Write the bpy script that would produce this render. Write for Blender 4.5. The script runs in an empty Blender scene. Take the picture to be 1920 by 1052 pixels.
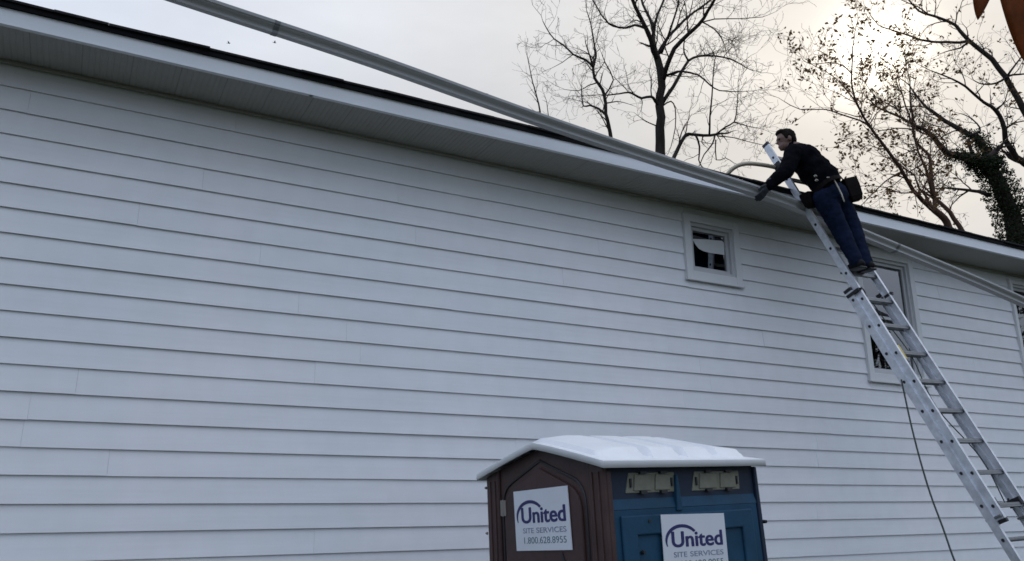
import bpy, bmesh, math, random
from mathutils import Vector, Matrix, noise
V = Vector
R = math.radians
scene = bpy.context.scene
COL = scene.collection
random.seed(7)

# ------------------------------------------------------------------ camera
FPX, PITCH, ROLL, YAW = 1518.63, 0.273755, -0.006091, 0.496963
CAM = V((0, -6.2309, 1.85))
_s, _c = math.sin(YAW), math.cos(YAW)
FW = V((_s * math.cos(PITCH), _c * math.cos(PITCH), math.sin(PITCH)))
_rt = V((_c, -_s, 0)); _up = _rt.cross(FW)
RT = math.cos(ROLL) * _rt + math.sin(ROLL) * _up
UP = -math.sin(ROLL) * _rt + math.cos(ROLL) * _up
cd = bpy.data.cameras.new('camera'); cam = bpy.data.objects.new('camera', cd); COL.objects.link(cam)
cd.sensor_width = 36; cd.sensor_fit = 'HORIZONTAL'; cd.lens = 36 * FPX / 1920
cd.clip_start = 0.05; cd.clip_end = 2000
cam.matrix_world = Matrix(((RT.x, UP.x, -FW.x, CAM.x), (RT.y, UP.y, -FW.y, CAM.y), (RT.z, UP.z, -FW.z, CAM.z), (0, 0, 0, 1)))
scene.camera = cam

def ray(x, y): return FW * FPX + RT * (x - 960) - UP * (y - 526)
def at(x, y, d): return CAM + ray(x, y) * (d / FPX)            # point at depth d (metres)
def atY(x, y, Y): v = ray(x, y); return CAM + v * ((Y - CAM.y) / v.y)
def atP(x, y, o, n): v = ray(x, y); return CAM + v * ((o - CAM).dot(n) / v.dot(n))

# ------------------------------------------------------------------ sky, sun, exposure
SUN = V((0.7226, 0.4994, 0.4779)).normalized()
SUN_EL, SUN_AZ = math.asin(SUN.z), math.atan2(SUN.x, SUN.y)
world = bpy.data.worlds.new('World'); scene.world = world; world.use_nodes = True
def build_world():
    nt = world.node_tree; N = nt.nodes; L = nt.links; N.clear()
    def new(t, **k):
        n = N.new(t)
        for a, b in k.items(): setattr(n, a, b)
        return n
    def math_(op, a, b=None, clamp=False):
        n = new('ShaderNodeMath', operation=op, use_clamp=clamp)
        for i, x in enumerate((a, b)):
            if x is None: continue
            if isinstance(x, (int, float)): n.inputs[i].default_value = x
            else: L.new(x, n.inputs[i])
        return n.outputs[0]
    def mix(f, a, b, mode='MIX'):
        n = new('ShaderNodeMix', data_type='RGBA', blend_type=mode, clamp_factor=False)
        for s, x in ((n.inputs[0], f), (n.inputs[6], a), (n.inputs[7], b)):
            if isinstance(x, (int, float)): s.default_value = x
            elif isinstance(x, tuple): s.default_value = (*x, 1)
            else: L.new(x, s)
        return n.outputs[2]
    tc = new('ShaderNodeTexCoord').outputs['Generated']
    sky = new('ShaderNodeTexSky', sky_type='NISHITA', sun_disc=False, sun_elevation=SUN_EL, sun_rotation=SUN_AZ, air_density=1.2, dust_density=1.0)
    dt = new('ShaderNodeVectorMath', operation='DOT_PRODUCT'); L.new(tc, dt.inputs[0]); dt.inputs[1].default_value = SUN
    d = dt.outputs['Value']
    near = math_('MULTIPLY_ADD', d, 0.5); near.node.inputs[2].default_value = 0.5
    # thin overcast: cool grey away from the sun, warmer toward it
    base = mix(math_('POWER', near, 3.0), (7.0, 8.2, 10.5), (5.55, 5.35, 5.05))
    sp = new('ShaderNodeSeparateXYZ'); L.new(tc, sp.inputs[0])
    zf = math_('MULTIPLY_ADD', math_('MAXIMUM', sp.outputs[2], 0.0), 0.95); zf.node.inputs[2].default_value = 0.72   # overcast: zenith brighter than horizon
    base = mix(1.0, base, zf, 'MULTIPLY')
    ns = new('ShaderNodeTexNoise', noise_dimensions='3D'); ns.inputs['Scale'].default_value = 2.6; ns.inputs['Detail'].default_value = 5; ns.inputs['Roughness'].default_value = .55
    mp = new('ShaderNodeMapping'); mp.inputs['Scale'].default_value = (1, 1, 2.6); mp.inputs['Location'].default_value = (.3, .7, .2); L.new(tc, mp.inputs[0]); L.new(mp.outputs[0], ns.inputs['Vector'])
    cl = math_('MULTIPLY_ADD', ns.outputs[0], 0.55); cl.node.inputs[2].default_value = 0.73
    base = mix(1.0, base, cl, 'MULTIPLY')
    dp = math_('MAXIMUM', d, 0.0)
    g1 = math_('MULTIPLY', math_('POWER', dp, 1200.0), 18.0)
    g2 = math_('MULTIPLY', math_('POWER', dp, 40.0), 1.35)
    cl2 = math_('POWER', cl, 2.0)
    glow = mix(1.0, (1.0, .89, .70), math_('MULTIPLY', math_('ADD', g1, g2), cl2), 'MULTIPLY')
    col = mix(0.90, sky.outputs[0], base)
    col = mix(1.0, col, glow, 'ADD')
    bg = new('ShaderNodeBackground'); bg.inputs[1].default_value = 0.1; L.new(col, bg.inputs[0])
    out = new('ShaderNodeOutputWorld'); L.new(bg.outputs[0], out.inputs[0])
build_world()
sd = bpy.data.lights.new('sun', 'SUN'); sun = bpy.data.objects.new('sun', sd); COL.objects.link(sun)
sd.energy = 0.8; sd.angle = R(12); sd.color = (1, .92, .8)
sun.rotation_euler = SUN.to_track_quat('Z', 'Y').to_euler(); sun.location = (20, 20, 30)
vs = scene.view_settings; vs.view_transform = 'Standard'; vs.look = 'None'; vs.exposure = 0.1; vs.gamma = 1; vs.use_curve_mapping = False
scene.cycles.filter_width = 1.6       # soft, as the video frame is

# ------------------------------------------------------------------ materials
MATS = {}
def mat(name, col, rough=.6, metal=0.0, var=0.06, scale=8.0, bump=0.0, bscale=40.0, spec=.5, rand=0.0, stretch=(1, 1, 1), col2=None, trans=0.0, coat=0.0):
    """procedural principled material: noise between two close tones, optional relief and per-object variation"""
    m = bpy.data.materials.new(name); m.use_nodes = True; nt = m.node_tree; N, L = nt.nodes, nt.links
    b = N['Principled BSDF']
    tc = N.new('ShaderNodeTexCoord'); mp = N.new('ShaderNodeMapping'); mp.inputs['Scale'].default_value = stretch
    L.new(tc.outputs['Object'], mp.inputs[0])
    ns = N.new('ShaderNodeTexNoise'); ns.inputs['Scale'].default_value = scale; ns.inputs['Detail'].default_value = 6; ns.inputs['Roughness'].default_value = .6
    L.new(mp.outputs[0], ns.inputs['Vector'])
    rp = N.new('ShaderNodeValToRGB'); rp.color_ramp.elements[0].position = .3; rp.color_ramp.elements[1].position = .7
    lo = tuple(max(0, c * (1 - var)) for c in col); hi = col2 or tuple(min(1, c * (1 + var)) for c in col)
    rp.color_ramp.elements[0].color = (*lo, 1); rp.color_ramp.elements[1].color = (*hi, 1)
    L.new(ns.outputs[0], rp.inputs[0]); c = rp.outputs[0]
    if rand:
        oi = N.new('ShaderNodeObjectInfo'); ma = N.new('ShaderNodeMath'); ma.operation = 'MULTIPLY_ADD'
        ma.inputs[1].default_value = 2 * rand; ma.inputs[2].default_value = 1 - rand; L.new(oi.outputs['Random'], ma.inputs[0])
        mx = N.new('ShaderNodeMix'); mx.data_type = 'RGBA'; mx.blend_type = 'MULTIPLY'; mx.inputs[0].default_value = 1
        L.new(c, mx.inputs[6]); L.new(ma.outputs[0], mx.inputs[7]); c = mx.outputs[2]
    L.new(c, b.inputs['Base Color'])
    b.inputs['Roughness'].default_value = rough; b.inputs['Metallic'].default_value = metal
    b.inputs['Specular IOR Level'].default_value = spec
    if coat: b.inputs['Coat Weight'].default_value = coat
    if trans: 
        b.inputs['Transmission Weight'].default_value = 0
        t = N.new('ShaderNodeBsdfTranslucent'); L.new(c, t.inputs[0]); ms = N.new('ShaderNodeMixShader'); ms.inputs[0].default_value = trans
        L.new(b.outputs[0], ms.inputs[1]); L.new(t.outputs[0], ms.inputs[2]); L.new(ms.outputs[0], N['Material Output'].inputs[0])
    if bump:
        n2 = N.new('ShaderNodeTexNoise'); n2.inputs['Scale'].default_value = bscale; n2.inputs['Detail'].default_value = 4; L.new(mp.outputs[0], n2.inputs['Vector'])
        bp = N.new('ShaderNodeBump'); bp.inputs['Strength'].default_value = bump; bp.inputs['Distance'].default_value = .01
        L.new(n2.outputs[0], bp.inputs['Height']); L.new(bp.outputs[0], b.inputs['Normal'])
    MATS[name] = m
    return m
mat('siding', (.77, .775, .78), .55, var=.04, scale=1.6, bump=.10, bscale=5, rand=.010, stretch=(.35, 1, 6), spec=.3)
def siding_wear():
    m = MATS['siding']; N, L = m.node_tree.nodes, m.node_tree.links; b = N['Principled BSDF']; old = b.inputs['Base Color'].links[0].from_socket
    g = N.new('ShaderNodeNewGeometry'); mp = N.new('ShaderNodeMapping'); mp.inputs['Scale'].default_value = (.9, 1, .55); L.new(g.outputs['Position'], mp.inputs[0])
    for sc, lo, hi in ((.8, (.95, .965, .99), (1.0, .985, 1.0)), (7.0, (.965, .965, .96), (1, 1, 1))):
        n = N.new('ShaderNodeTexNoise'); n.inputs['Scale'].default_value = sc; n.inputs['Detail'].default_value = 5; L.new(mp.outputs[0], n.inputs['Vector'])
        r = N.new('ShaderNodeValToRGB'); r.color_ramp.elements[0].position = .36; r.color_ramp.elements[1].position = .62
        r.color_ramp.elements[0].color = (*lo, 1); r.color_ramp.elements[1].color = (*hi, 1); L.new(n.outputs[0], r.inputs[0])
        x = N.new('ShaderNodeMix'); x.data_type = 'RGBA'; x.blend_type = 'MULTIPLY'; x.inputs[0].default_value = 1; L.new(old, x.inputs[6]); L.new(r.outputs[0], x.inputs[7]); old = x.outputs[2]
    L.new(old, b.inputs['Base Color'])
siding_wear()
mat('trim', (.66, .665, .67), .5, var=.03, scale=4, spec=.3)
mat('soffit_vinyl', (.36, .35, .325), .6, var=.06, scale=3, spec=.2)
mat('fascia_metal', (.70, .72, .75), .45, var=.04, scale=1.5, stretch=(.3, 1, 2), spec=.4)
mat('drip', (.006, .006, .007), .8, spec=.1)
mat('shingle', (.022, .022, .024), .95, var=.35, scale=60, bump=.6, bscale=220, rand=.25, spec=.1)
mat('sash', (.50, .50, .51), .4, var=.03)
mat('gutter_metal', (.38, .375, .37), .42, var=.10, scale=3, stretch=(.25, 1, 1), spec=.5)
mat('aluminium', (.62, .64, .68), .42, metal=.55, var=.2, scale=14, bump=.05, bscale=60, rand=.04)
mat('aluminium_dark', (.20, .205, .21), .5, metal=.4, var=.15, scale=20)
mat('black_plastic', (.012, .012, .014), .5)
mat('rope', (.035, .045, .04), .9, var=.3, scale=80)
mat('yellow_tag', (.55, .42, .08), .6)
mat('arm_tube', (.42, .37, .28), .45, metal=.2, var=.1)
mat('brown_plastic', (.050, .026, .024), .5, var=.26, scale=5, bump=.08, bscale=60, spec=.35)
mat('blue_plastic', (.013, .056, .104), .55, var=.24, scale=4, bump=.08, bscale=60, spec=.2)
mat('navy_plastic', (.012, .022, .045), .55, var=.2, scale=4, spec=.3)
mat('roof_plastic', (.76, .765, .78), .45, var=.05, scale=5, bump=.05, bscale=40, spec=.4)
mat('vent_plastic', (.17, .17, .13), .6, var=.18, scale=14)
mat('sign_white', (.60, .62, .67), .45, var=.03, scale=3, spec=.4)
mat('ink_blue', (.012, .014, .10), .5)
mat('ink_grey', (.20, .22, .30), .6, var=.1, scale=60)
mat('ink_teal', (.10, .17, .19), .6, var=.15, scale=60)
mat('hinge_metal', (.22, .20, .18), .45, metal=.5)
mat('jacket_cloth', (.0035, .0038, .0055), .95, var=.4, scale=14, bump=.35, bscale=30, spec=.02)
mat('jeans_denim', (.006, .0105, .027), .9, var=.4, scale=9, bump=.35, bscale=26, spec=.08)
mat('glove_cloth', (.014, .017, .022), .8, var=.3, scale=30, bump=.3, bscale=60)
mat('boot_leather', (.006, .006, .007), .7, spec=.15, var=.3, scale=20, bump=.2)
mat('skin', (.13, .07, .052), .55, var=.08, scale=20)
mat('hair', (.009, .006, .0045), .8, spec=.1, var=.35, scale=70, bump=.6, bscale=140)
mat('pouch_leather', (.005, .0035, .0035), .8, spec=.1, var=.3, scale=12, bump=.3)
mat('belt_web', (.30, .28, .23), .7, var=.15, scale=40)
mat('bark', (.040, .032, .028), .95, var=.35, scale=6, bump=.8, bscale=14, stretch=(1, 1, .3), spec=.1)
mat('bark_red', (.080, .048, .034), .95, var=.35, scale=6, bump=.8, bscale=14, stretch=(1, 1, .3), spec=.1)
mat('twig', (.055, .042, .036), .95, var=.25, scale=5, spec=.1)
mat('twig_red', (.13, .075, .050), .95, var=.25, scale=5, spec=.1)
mat('dry_leaf', (.13, .080, .036), .8, var=.45, scale=3, trans=.45, spec=.15)
mat('ivy_leaf', (.020, .030, .012), .7, var=.5, scale=5, trans=.12, spec=.2)
mat('rust_leaf', (.20, .052, .012), .6, var=.4, scale=22, trans=.28, spec=.15)
mat('grass', (.036, .042, .020), .95, var=.45, scale=1.2, bump=.8, bscale=30, spec=.1)
mat('concrete', (.26, .255, .24), .9, var=.15, scale=5, bump=.3, spec=.2)
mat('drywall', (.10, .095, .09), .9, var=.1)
mat('bird_feather', (.03, .03, .03), .9)
def glass_mat():
    m = bpy.data.materials.new('window_glass'); m.use_nodes = True; N, L = m.node_tree.nodes, m.node_tree.links
    N.remove(N['Principled BSDF'])
    g = N.new('ShaderNodeBsdfGlossy'); g.inputs['Roughness'].default_value = .015; g.inputs[0].default_value = (.92, .94, .96, 1)
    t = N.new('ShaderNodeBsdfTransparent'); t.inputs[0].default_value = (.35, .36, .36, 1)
    fr = N.new('ShaderNodeFresnel'); fr.inputs[0].default_value = 2.7
    ns = N.new('ShaderNodeTexNoise'); ns.inputs['Scale'].default_value = 1.3; bp = N.new('ShaderNodeBump'); bp.inputs['Strength'].default_value = .05; bp.inputs['Distance'].default_value = .02
    L.new(ns.outputs[0], bp.inputs['Height']); L.new(bp.outputs[0], g.inputs['Normal'])
    mx = N.new('ShaderNodeMixShader'); L.new(fr.outputs[0], mx.inputs[0]); L.new(t.outputs[0], mx.inputs[1]); L.new(g.outputs[0], mx.inputs[2])
    L.new(mx.outputs[0], N['Material Output'].inputs[0]); MATS['window_glass'] = m
glass_mat()

# ------------------------------------------------------------------ mesh helpers
class MB:
    """collects simple shapes; build() links them as ONE mesh object"""
    def __init__(s): s.v, s.f = [], []
    def add(s, vs, fs):
        o = len(s.v); s.v += [tuple(v) for v in vs]; s.f += [tuple(i + o for i in f) for f in fs]; return s
    def box(s, a, b):
        (x0, y0, z0), (x1, y1, z1) = a, b
        return s.add([(x0, y0, z0), (x1, y0, z0), (x1, y1, z0), (x0, y1, z0), (x0, y0, z1), (x1, y0, z1), (x1, y1, z1), (x0, y1, z1)],
                     [(0, 3, 2, 1), (4, 5, 6, 7), (0, 1, 5, 4), (1, 2, 6, 5), (2, 3, 7, 6), (3, 0, 4, 7)])
    def bar(s, p, q, w, d, up):                    # oriented bar from p to q: width w along (dir x up), depth d along up
        p, q = V(p), V(q); t = (q - p).normalized(); up = V(up); up = (up - t * up.dot(t)).normalized(); sd_ = t.cross(up)
        c = []
        for e in (p, q):
            for a, b in ((-1, -1), (1, -1), (1, 1), (-1, 1)): c.append(e + sd_ * (a * w / 2) + up * (b * d / 2))
        return s.add(c, [(0, 1, 2, 3), (7, 6, 5, 4), (0, 4, 5, 1), (1, 5, 6, 2), (2, 6, 7, 3), (3, 7, 4, 0)])
    def prism(s, poly, nrm, h):                    # polygon (3D points) extruded by h along nrm
        n = len(poly); nrm = V(nrm) * h
        vs = [V(p) for p in poly] + [V(p) + nrm for p in poly]
        return s.add(vs, [tuple(range(n))[::-1], tuple(range(n, 2 * n))] + [(i, (i + 1) % n, n + (i + 1) % n, n + i) for i in range(n)])
    def tube(s, pts, rad, n=8, caps=True):
        pts = [V(p) for p in pts]; m = len(pts)
        if not hasattr(rad, '__len__'): rad = [rad] * m
        t = (pts[1] - pts[0]).normalized(); a = t.orthogonal().normalized(); vs = []
        for i, p in enumerate(pts):
            t2 = (pts[min(i + 1, m - 1)] - pts[max(i - 1, 0)])
            t2 = t2.normalized() if t2.length > 1e-9 else t
            a = (a - t2 * a.dot(t2)); a = a.normalized() if a.length > 1e-6 else t2.orthogonal().normalized()
            b = t2.cross(a); t = t2
            for k in range(n):
                an = 2 * math.pi * k / n; vs.append(p + (a * math.cos(an) + b * math.sin(an)) * rad[i])
        fs = [(i * n + k, i * n + (k + 1) % n, (i + 1) * n + (k + 1) % n, (i + 1) * n + k) for i in range(m - 1) for k in range(n)]
        if caps: fs += [tuple(range(n))[::-1], tuple(range((m - 1) * n, m * n))]
        return s.add(vs, fs)
    def build(s, name, m, parent=None, smooth=False, bevel=0.0, shift=None):
        me = bpy.data.meshes.new(name); me.from_pydata(s.v, [], s.f); me.update()
        o = bpy.data.objects.new(name, me); COL.objects.link(o); me.materials.append(MATS[m])
        if smooth: me.polygons.foreach_set('use_smooth', [True] * len(me.polygons))
        if bevel:
            b = o.modifiers.new('bevel', 'BEVEL'); b.width = bevel; b.segments = 2; b.limit_method = 'ANGLE'; b.angle_limit = R(35)
        adopt(o, parent); return o
def adopt(o, parent):
    if parent is not None:
        o.parent = parent
        if parent.get('_world'): o.matrix_parent_inverse = Matrix(parent['_world'] if False else parent_world(parent)).inverted()
def parent_world(o):
    m = o.matrix_basis.copy()
    if o.parent is not None: m = parent_world(o.parent) @ o.matrix_parent_inverse @ m
    return m
def thing(name, label, cat, loc=(0, 0, 0), group=None, world=True, matrix=None):
    o = bpy.data.objects.new(name, None); COL.objects.link(o); o.empty_display_size = .2
    if matrix is not None: o.matrix_world = matrix; o.matrix_basis = matrix
    else: o.location = loc
    o['label'] = label; o['category'] = cat
    if group: o['group'] = group
    WORLD[o.name] = world
    return o
WORLD = {}
def adopt(o, parent):
    """children of a 'world' thing are modelled in world coordinates, of a local thing in its own"""
    if parent is None: return
    o.parent = parent; w = WORLD.get(parent.name, True); WORLD[o.name] = w
    if w: o.matrix_parent_inverse = parent_world(parent).inverted()
def structure(o): o['kind'] = 'structure'; return o
def lerp(a, b, t): return a + (b - a) * t
def smooth(t): t = max(0, min(1, t)); return t * t * (3 - 2 * t)

# ------------------------------------------------------------------ ground
def ground():
    n = 40; vs, fs = [], []
    for i in range(n + 1):
        for j in range(n + 1):
            x = (i / n - .5) * 2; y = (j / n - .5) * 2; x = math.copysign(abs(x) ** 2.4, x) * 600; y = math.copysign(abs(y) ** 2.4, y) * 600
            vs.append((x, y, -.02 + (noise.noise((x * .15, y * .15, 0)) * .04 if abs(x) < 60 and abs(y) < 60 else 0) - .02))
    for i in range(n):
        for j in range(n): a = i * (n + 1) + j; fs.append((a, a + n + 1, a + n + 2, a + 1))
    structure(MB().add(vs, fs).build('ground', 'grass', smooth=True))
ground()

# ------------------------------------------------------------------ house
HX0, HX1, HY1 = -6.0, 17.0, 6.5
EXPO, Z0, ZT = 0.178, 4.7416, 4.931
FY = -0.552
house = thing('house', 'long white clapboard house with deep soffit and dark shingle roof edge', 'house', ((HX0 + HX1) / 2, 0, 0))
WIN = [ # trim outer x0,x1,z0,z1
    (5.405, 6.172, 4.122, 4.835), (8.022, 9.078, 3.243, 4.85), (11.13, 12.75, 2.95, 4.85)]
def clapboards():
    rnd = random.Random(3)
    joints = {6: 1.144, 5: .256, 9: 1.86}
    cache = {}
    def board(x0, x1, z0, z1, full):
        key = (round(x1 - x0, 3), round(z1 - z0, 3))
        if key not in cache:
            w, h = key; f = h / .2
            m = MB().add([(0, -.027, 0), (w, -.027, 0), (w, -.027 + .0195 * f, h), (0, -.027 + .0195 * f, h), (0, -.006, .002), (w, -.006, .002), (w, -.001 , h), (0, -.001, h)],
                         [(0, 1, 2, 3), (7, 6, 5, 4), (0, 4, 5, 1), (1, 5, 6, 2), (2, 6, 7, 3), (3, 7, 4, 0)])
            me = bpy.data.meshes.new('clapboard'); me.from_pydata(m.v, [], m.f); me.update(); me.materials.append(MATS['siding']); cache[key] = me
        o = bpy.data.objects.new('clapboard', cache[key]); COL.objects.link(o)
        o.location = (x0, rnd.uniform(-.0008, .0008), z0 + rnd.uniform(-.0015, .0015)); o.rotation_euler = (rnd.uniform(-.006, .006), rnd.uniform(-.0006, .0006), rnd.uniform(-.0006, .0006)); adopt(o, house)
    for k in range(-1, 26):
        z0 = Z0 - EXPO * k if k >= 0 else Z0 + .0
        if k == -1: continue
        z1 = min(z0 + .2, ZT)
        ph = joints.get(k, rnd.uniform(0, 3.66))
        x = ph - 3.66 * math.ceil((ph - HX0) / 3.66)
        cuts = [HX0]
        while x < HX1:
            if x > HX0 + .1: cuts.append(x)
            x += 3.66
        cuts.append(HX1)
        for a, b in zip(cuts[:-1], cuts[1:]):
            segs = [(a + .0004, b - .0004, z0, z1)]
            for wx0, wx1, wz0, wz1 in WIN:
                wx0 += .03; wx1 -= .03; wz0 += .03; wz1 -= .03
                out = []
                for s in segs:
                    if s[1] <= wx0 or s[0] >= wx1 or s[3] <= wz0 or s[2] >= wz1: out.append(s); continue
                    if s[0] < wx0: out.append((s[0], wx0, s[2], s[3]))
                    if s[1] > wx1: out.append((wx1, s[1], s[2], s[3]))
                    m0, m1 = max(s[0], wx0), min(s[1], wx1)
                    if s[2] < wz0: out.append((m0, m1, s[2], wz0))
                    if s[3] > wz1: out.append((m0, m1, wz1, s[3]))
                segs = out
            for s in segs:
                if s[1] - s[0] > .02 and s[3] - s[2] > .012: board(*s, True)
clapboards()
def house_shell():
    MB().box((HX0, -.03, -.1), (HX1, .2, Z0 - EXPO * 25 + .01)).build('foundation', 'concrete', house)
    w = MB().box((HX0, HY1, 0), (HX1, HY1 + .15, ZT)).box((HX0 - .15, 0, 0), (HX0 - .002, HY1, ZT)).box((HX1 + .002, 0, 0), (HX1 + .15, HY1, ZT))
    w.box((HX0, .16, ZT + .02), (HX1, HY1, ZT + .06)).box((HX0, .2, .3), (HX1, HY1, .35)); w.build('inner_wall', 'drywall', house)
    # sheathing with holes for the windows
    m = MB(); xs = [HX0]
    for wx0, wx1, wz0, wz1 in WIN:
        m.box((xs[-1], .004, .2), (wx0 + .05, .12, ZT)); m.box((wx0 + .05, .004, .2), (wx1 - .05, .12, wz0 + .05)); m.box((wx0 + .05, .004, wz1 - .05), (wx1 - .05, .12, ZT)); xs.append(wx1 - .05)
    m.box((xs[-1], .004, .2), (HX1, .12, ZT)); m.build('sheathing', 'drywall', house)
    # corner boards
    for x in (HX0 - .02, HX1 - .1): MB().box((x, -.055, .25), (x + .12, -.036, ZT - .002)).build('corner_board', 'trim', house)
house_shell()
def soffit():
    w, nr = .32, 8; d0, d1 = -.001, FY + .004
    pts = []
    for i in range(nr):
        x = i * w / nr; s = w / nr
        pts += [(x + .001, .0035), (x + .007, 0), (x + s - .010, 0), (x + s - .005, .0035)]
    pts += [(w, .0035)]
    vs = [(x, d0, ZT + z) for x, z in pts] + [(x, d1, ZT + z) for x, z in pts]; n = len(pts)
    fs = [(i, i + 1, n + i + 1, n + i) for i in range(n - 1)]
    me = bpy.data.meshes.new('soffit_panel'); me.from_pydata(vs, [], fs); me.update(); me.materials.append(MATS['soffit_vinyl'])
    k = 0; x = HX0
    while x < HX1:
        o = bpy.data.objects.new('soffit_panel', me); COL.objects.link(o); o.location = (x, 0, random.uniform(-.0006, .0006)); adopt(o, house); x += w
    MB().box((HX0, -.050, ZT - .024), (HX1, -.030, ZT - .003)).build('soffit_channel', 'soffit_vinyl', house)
soffit()
ROOF_P = math.tan(R(9))
def roof_z(y): return 5.092 + (y - FY) * ROOF_P
def fascia_roof():
    x = HX0; i = 0
    while x < HX1 - .01:
        e = min(x + 3.66, HX1); yo = FY - (.0016 if i % 2 else 0)
        m = MB(); m.box((x, yo, ZT - .004), (e + .02, yo + .014, 5.056)).box((x, yo - .006, ZT - .006), (e + .02, yo + .03, ZT + .001))
        m.build('fascia_board', 'fascia_metal', house); x = e; i += 1
    ym = HY1 / 2
    r = MB().add([(HX0 - .2, FY - .012, roof_z(FY) - .014), (HX1 + .2, FY - .012, roof_z(FY) - .014), (HX1 + .2, ym, roof_z(ym) - .014), (HX0 - .2, ym, roof_z(ym) - .014),
                  (HX1 + .2, HY1 - FY + .012, roof_z(FY) - .014), (HX0 - .2, HY1 - FY + .012, roof_z(FY) - .014),
                  (HX0 - .2, FY - .012, roof_z(FY)), (HX1 + .2, FY - .012, roof_z(FY)), (HX1 + .2, ym, roof_z(ym)), (HX0 - .2, ym, roof_z(ym)),
                  (HX1 + .2, HY1 - FY + .012, roof_z(FY)), (HX0 - .2, HY1 - FY + .012, roof_z(FY))],
                 [(0, 3, 2, 1), (3, 5, 4, 2), (6, 7, 8, 9), (9, 8, 10, 11), (0, 1, 7, 6), (5, 11, 10, 4), (0, 6, 9, 3), (3, 9, 11, 5), (1, 2, 8, 7), (2, 4, 10, 8)]).build('roof', 'shingle', house)
    MB().box((HX0, FY - .020, 5.046), (HX1, FY - .0035, roof_z(FY) - .016)).build('drip_edge', 'drip', r)
    me = None; rnd = random.Random(5)
    w = .3333
    for row in range(2):
        x = HX0 - .1 + row * .17
        while x < HX1:
            if me is None:
                m = MB(); L_ = .30
                m.add([(0, 0, 0), (w - .001, 0, 0), (w - .001, L_, L_ * ROOF_P), (0, L_, L_ * ROOF_P), (0, .004, .020), (w - .001, .002, .018), (w - .001, L_, L_ * ROOF_P + .009), (0, L_, L_ * ROOF_P + .009)],
                      [(0, 3, 2, 1), (4, 5, 6, 7), (0, 1, 5, 4), (1, 2, 6, 5), (2, 3, 7, 6), (3, 0, 4, 7)])
                me = bpy.data.meshes.new('shingle'); me.from_pydata(m.v, [], m.f); me.update(); me.materials.append(MATS['shingle'])
            o = bpy.data.objects.new('shingle', me); COL.objects.link(o)
            y = FY - .034 + row * .14 + rnd.uniform(-.010, .006)
            o.location = (x, y, roof_z(y) - .006 + row * .010 + rnd.uniform(0, .006)); o.rotation_euler = (rnd.uniform(-.004, .01), rnd.uniform(-.012, .012), rnd.uniform(-.01, .01)); adopt(o, r); x += w
fascia_roof()
def window(i, wx0, wx1, wz0, wz1, tw, rails, stiles, label):
    m = MB(); y0, y1 = -.056, .02
    m.box((wx0, y0, wz0), (wx0 + tw, y1, wz1)); m.box((wx1 - tw, y0, wz0), (wx1, y1, wz1))
    m.box((wx0 + tw, y0 + .002, wz1 - tw), (wx1 - tw, y1, wz1)); m.box((wx0 + tw, y0 + .002, wz0), (wx1 - tw, y1, wz0 + tw))
    w = m.build('window', 'trim', house, bevel=.003); w['label'] = label
    a0, a1, b0, b1 = wx0 + tw, wx1 - tw, wz0 + tw, wz1 - tw; t = .036
    m = MB()
    for e, yy in ((0, -.026), (t, .004)):      # stepped frame: outer stop, then sash
        m.box((a0 + e, yy, b0 + e), (a0 + e + t, .06, b1 - e)); m.box((a1 - e - t, yy, b0 + e), (a1 - e, .06, b1 - e))
        m.box((a0 + e + t, yy + .001, b1 - e - t), (a1 - e - t, .06, b1 - e)); m.box((a0 + e + t, yy + .001, b0 + e), (a1 - e - t, .06, b0 + e + t))
    g0, g1, h0, h1 = a0 + 2 * t, a1 - 2 * t, b0 + 2 * t, b1 - 2 * t
    m.build('sash', 'sash', w)
    for zz in rails: m = MB(); m.box((g0, .006, zz - .018), (g1, .05, zz + .018)); m.build('rail', 'sash', w)
    for xx in stiles: m = MB(); m.box((xx - .012, .009, h0), (xx + .012, .047, h1)); m.build('muntin', 'sash', w)
    zs = [h0] + list(rails) + [h1]; xs = [g0] + list(stiles) + [g1]
    for za, zb in zip(zs[:-1], zs[1:]):
        for xa, xb in zip(xs[:-1], xs[1:]):
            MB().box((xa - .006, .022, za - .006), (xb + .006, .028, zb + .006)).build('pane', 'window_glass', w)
    MB().box((wx0 - .012, -.068, wz0 - .022), (wx1 + .012, -.036, wz0 - .001)).build('sill', 'trim', w, bevel=.003)
window(0, *WIN[0], .085, (), (), 'small square window under the soffit')
def reflection_sheet():  # pale sheet on the pane, shaped to stand in for the sky's reflection
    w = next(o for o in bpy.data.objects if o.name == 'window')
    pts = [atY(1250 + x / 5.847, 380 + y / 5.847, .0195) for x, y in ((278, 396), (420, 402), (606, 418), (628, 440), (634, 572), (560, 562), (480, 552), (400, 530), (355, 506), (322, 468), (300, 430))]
    MB().prism(pts, (0, 1, 0), .001).build('sky_reflection_patch', 'trim', w)
reflection_sheet()
window(1, *WIN[1], .085, (4.03,), (), 'tall window behind the ladder')
window(2, *WIN[2], .06, (3.9,), (11.75, 12.2), 'divided window at the right edge')

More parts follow.
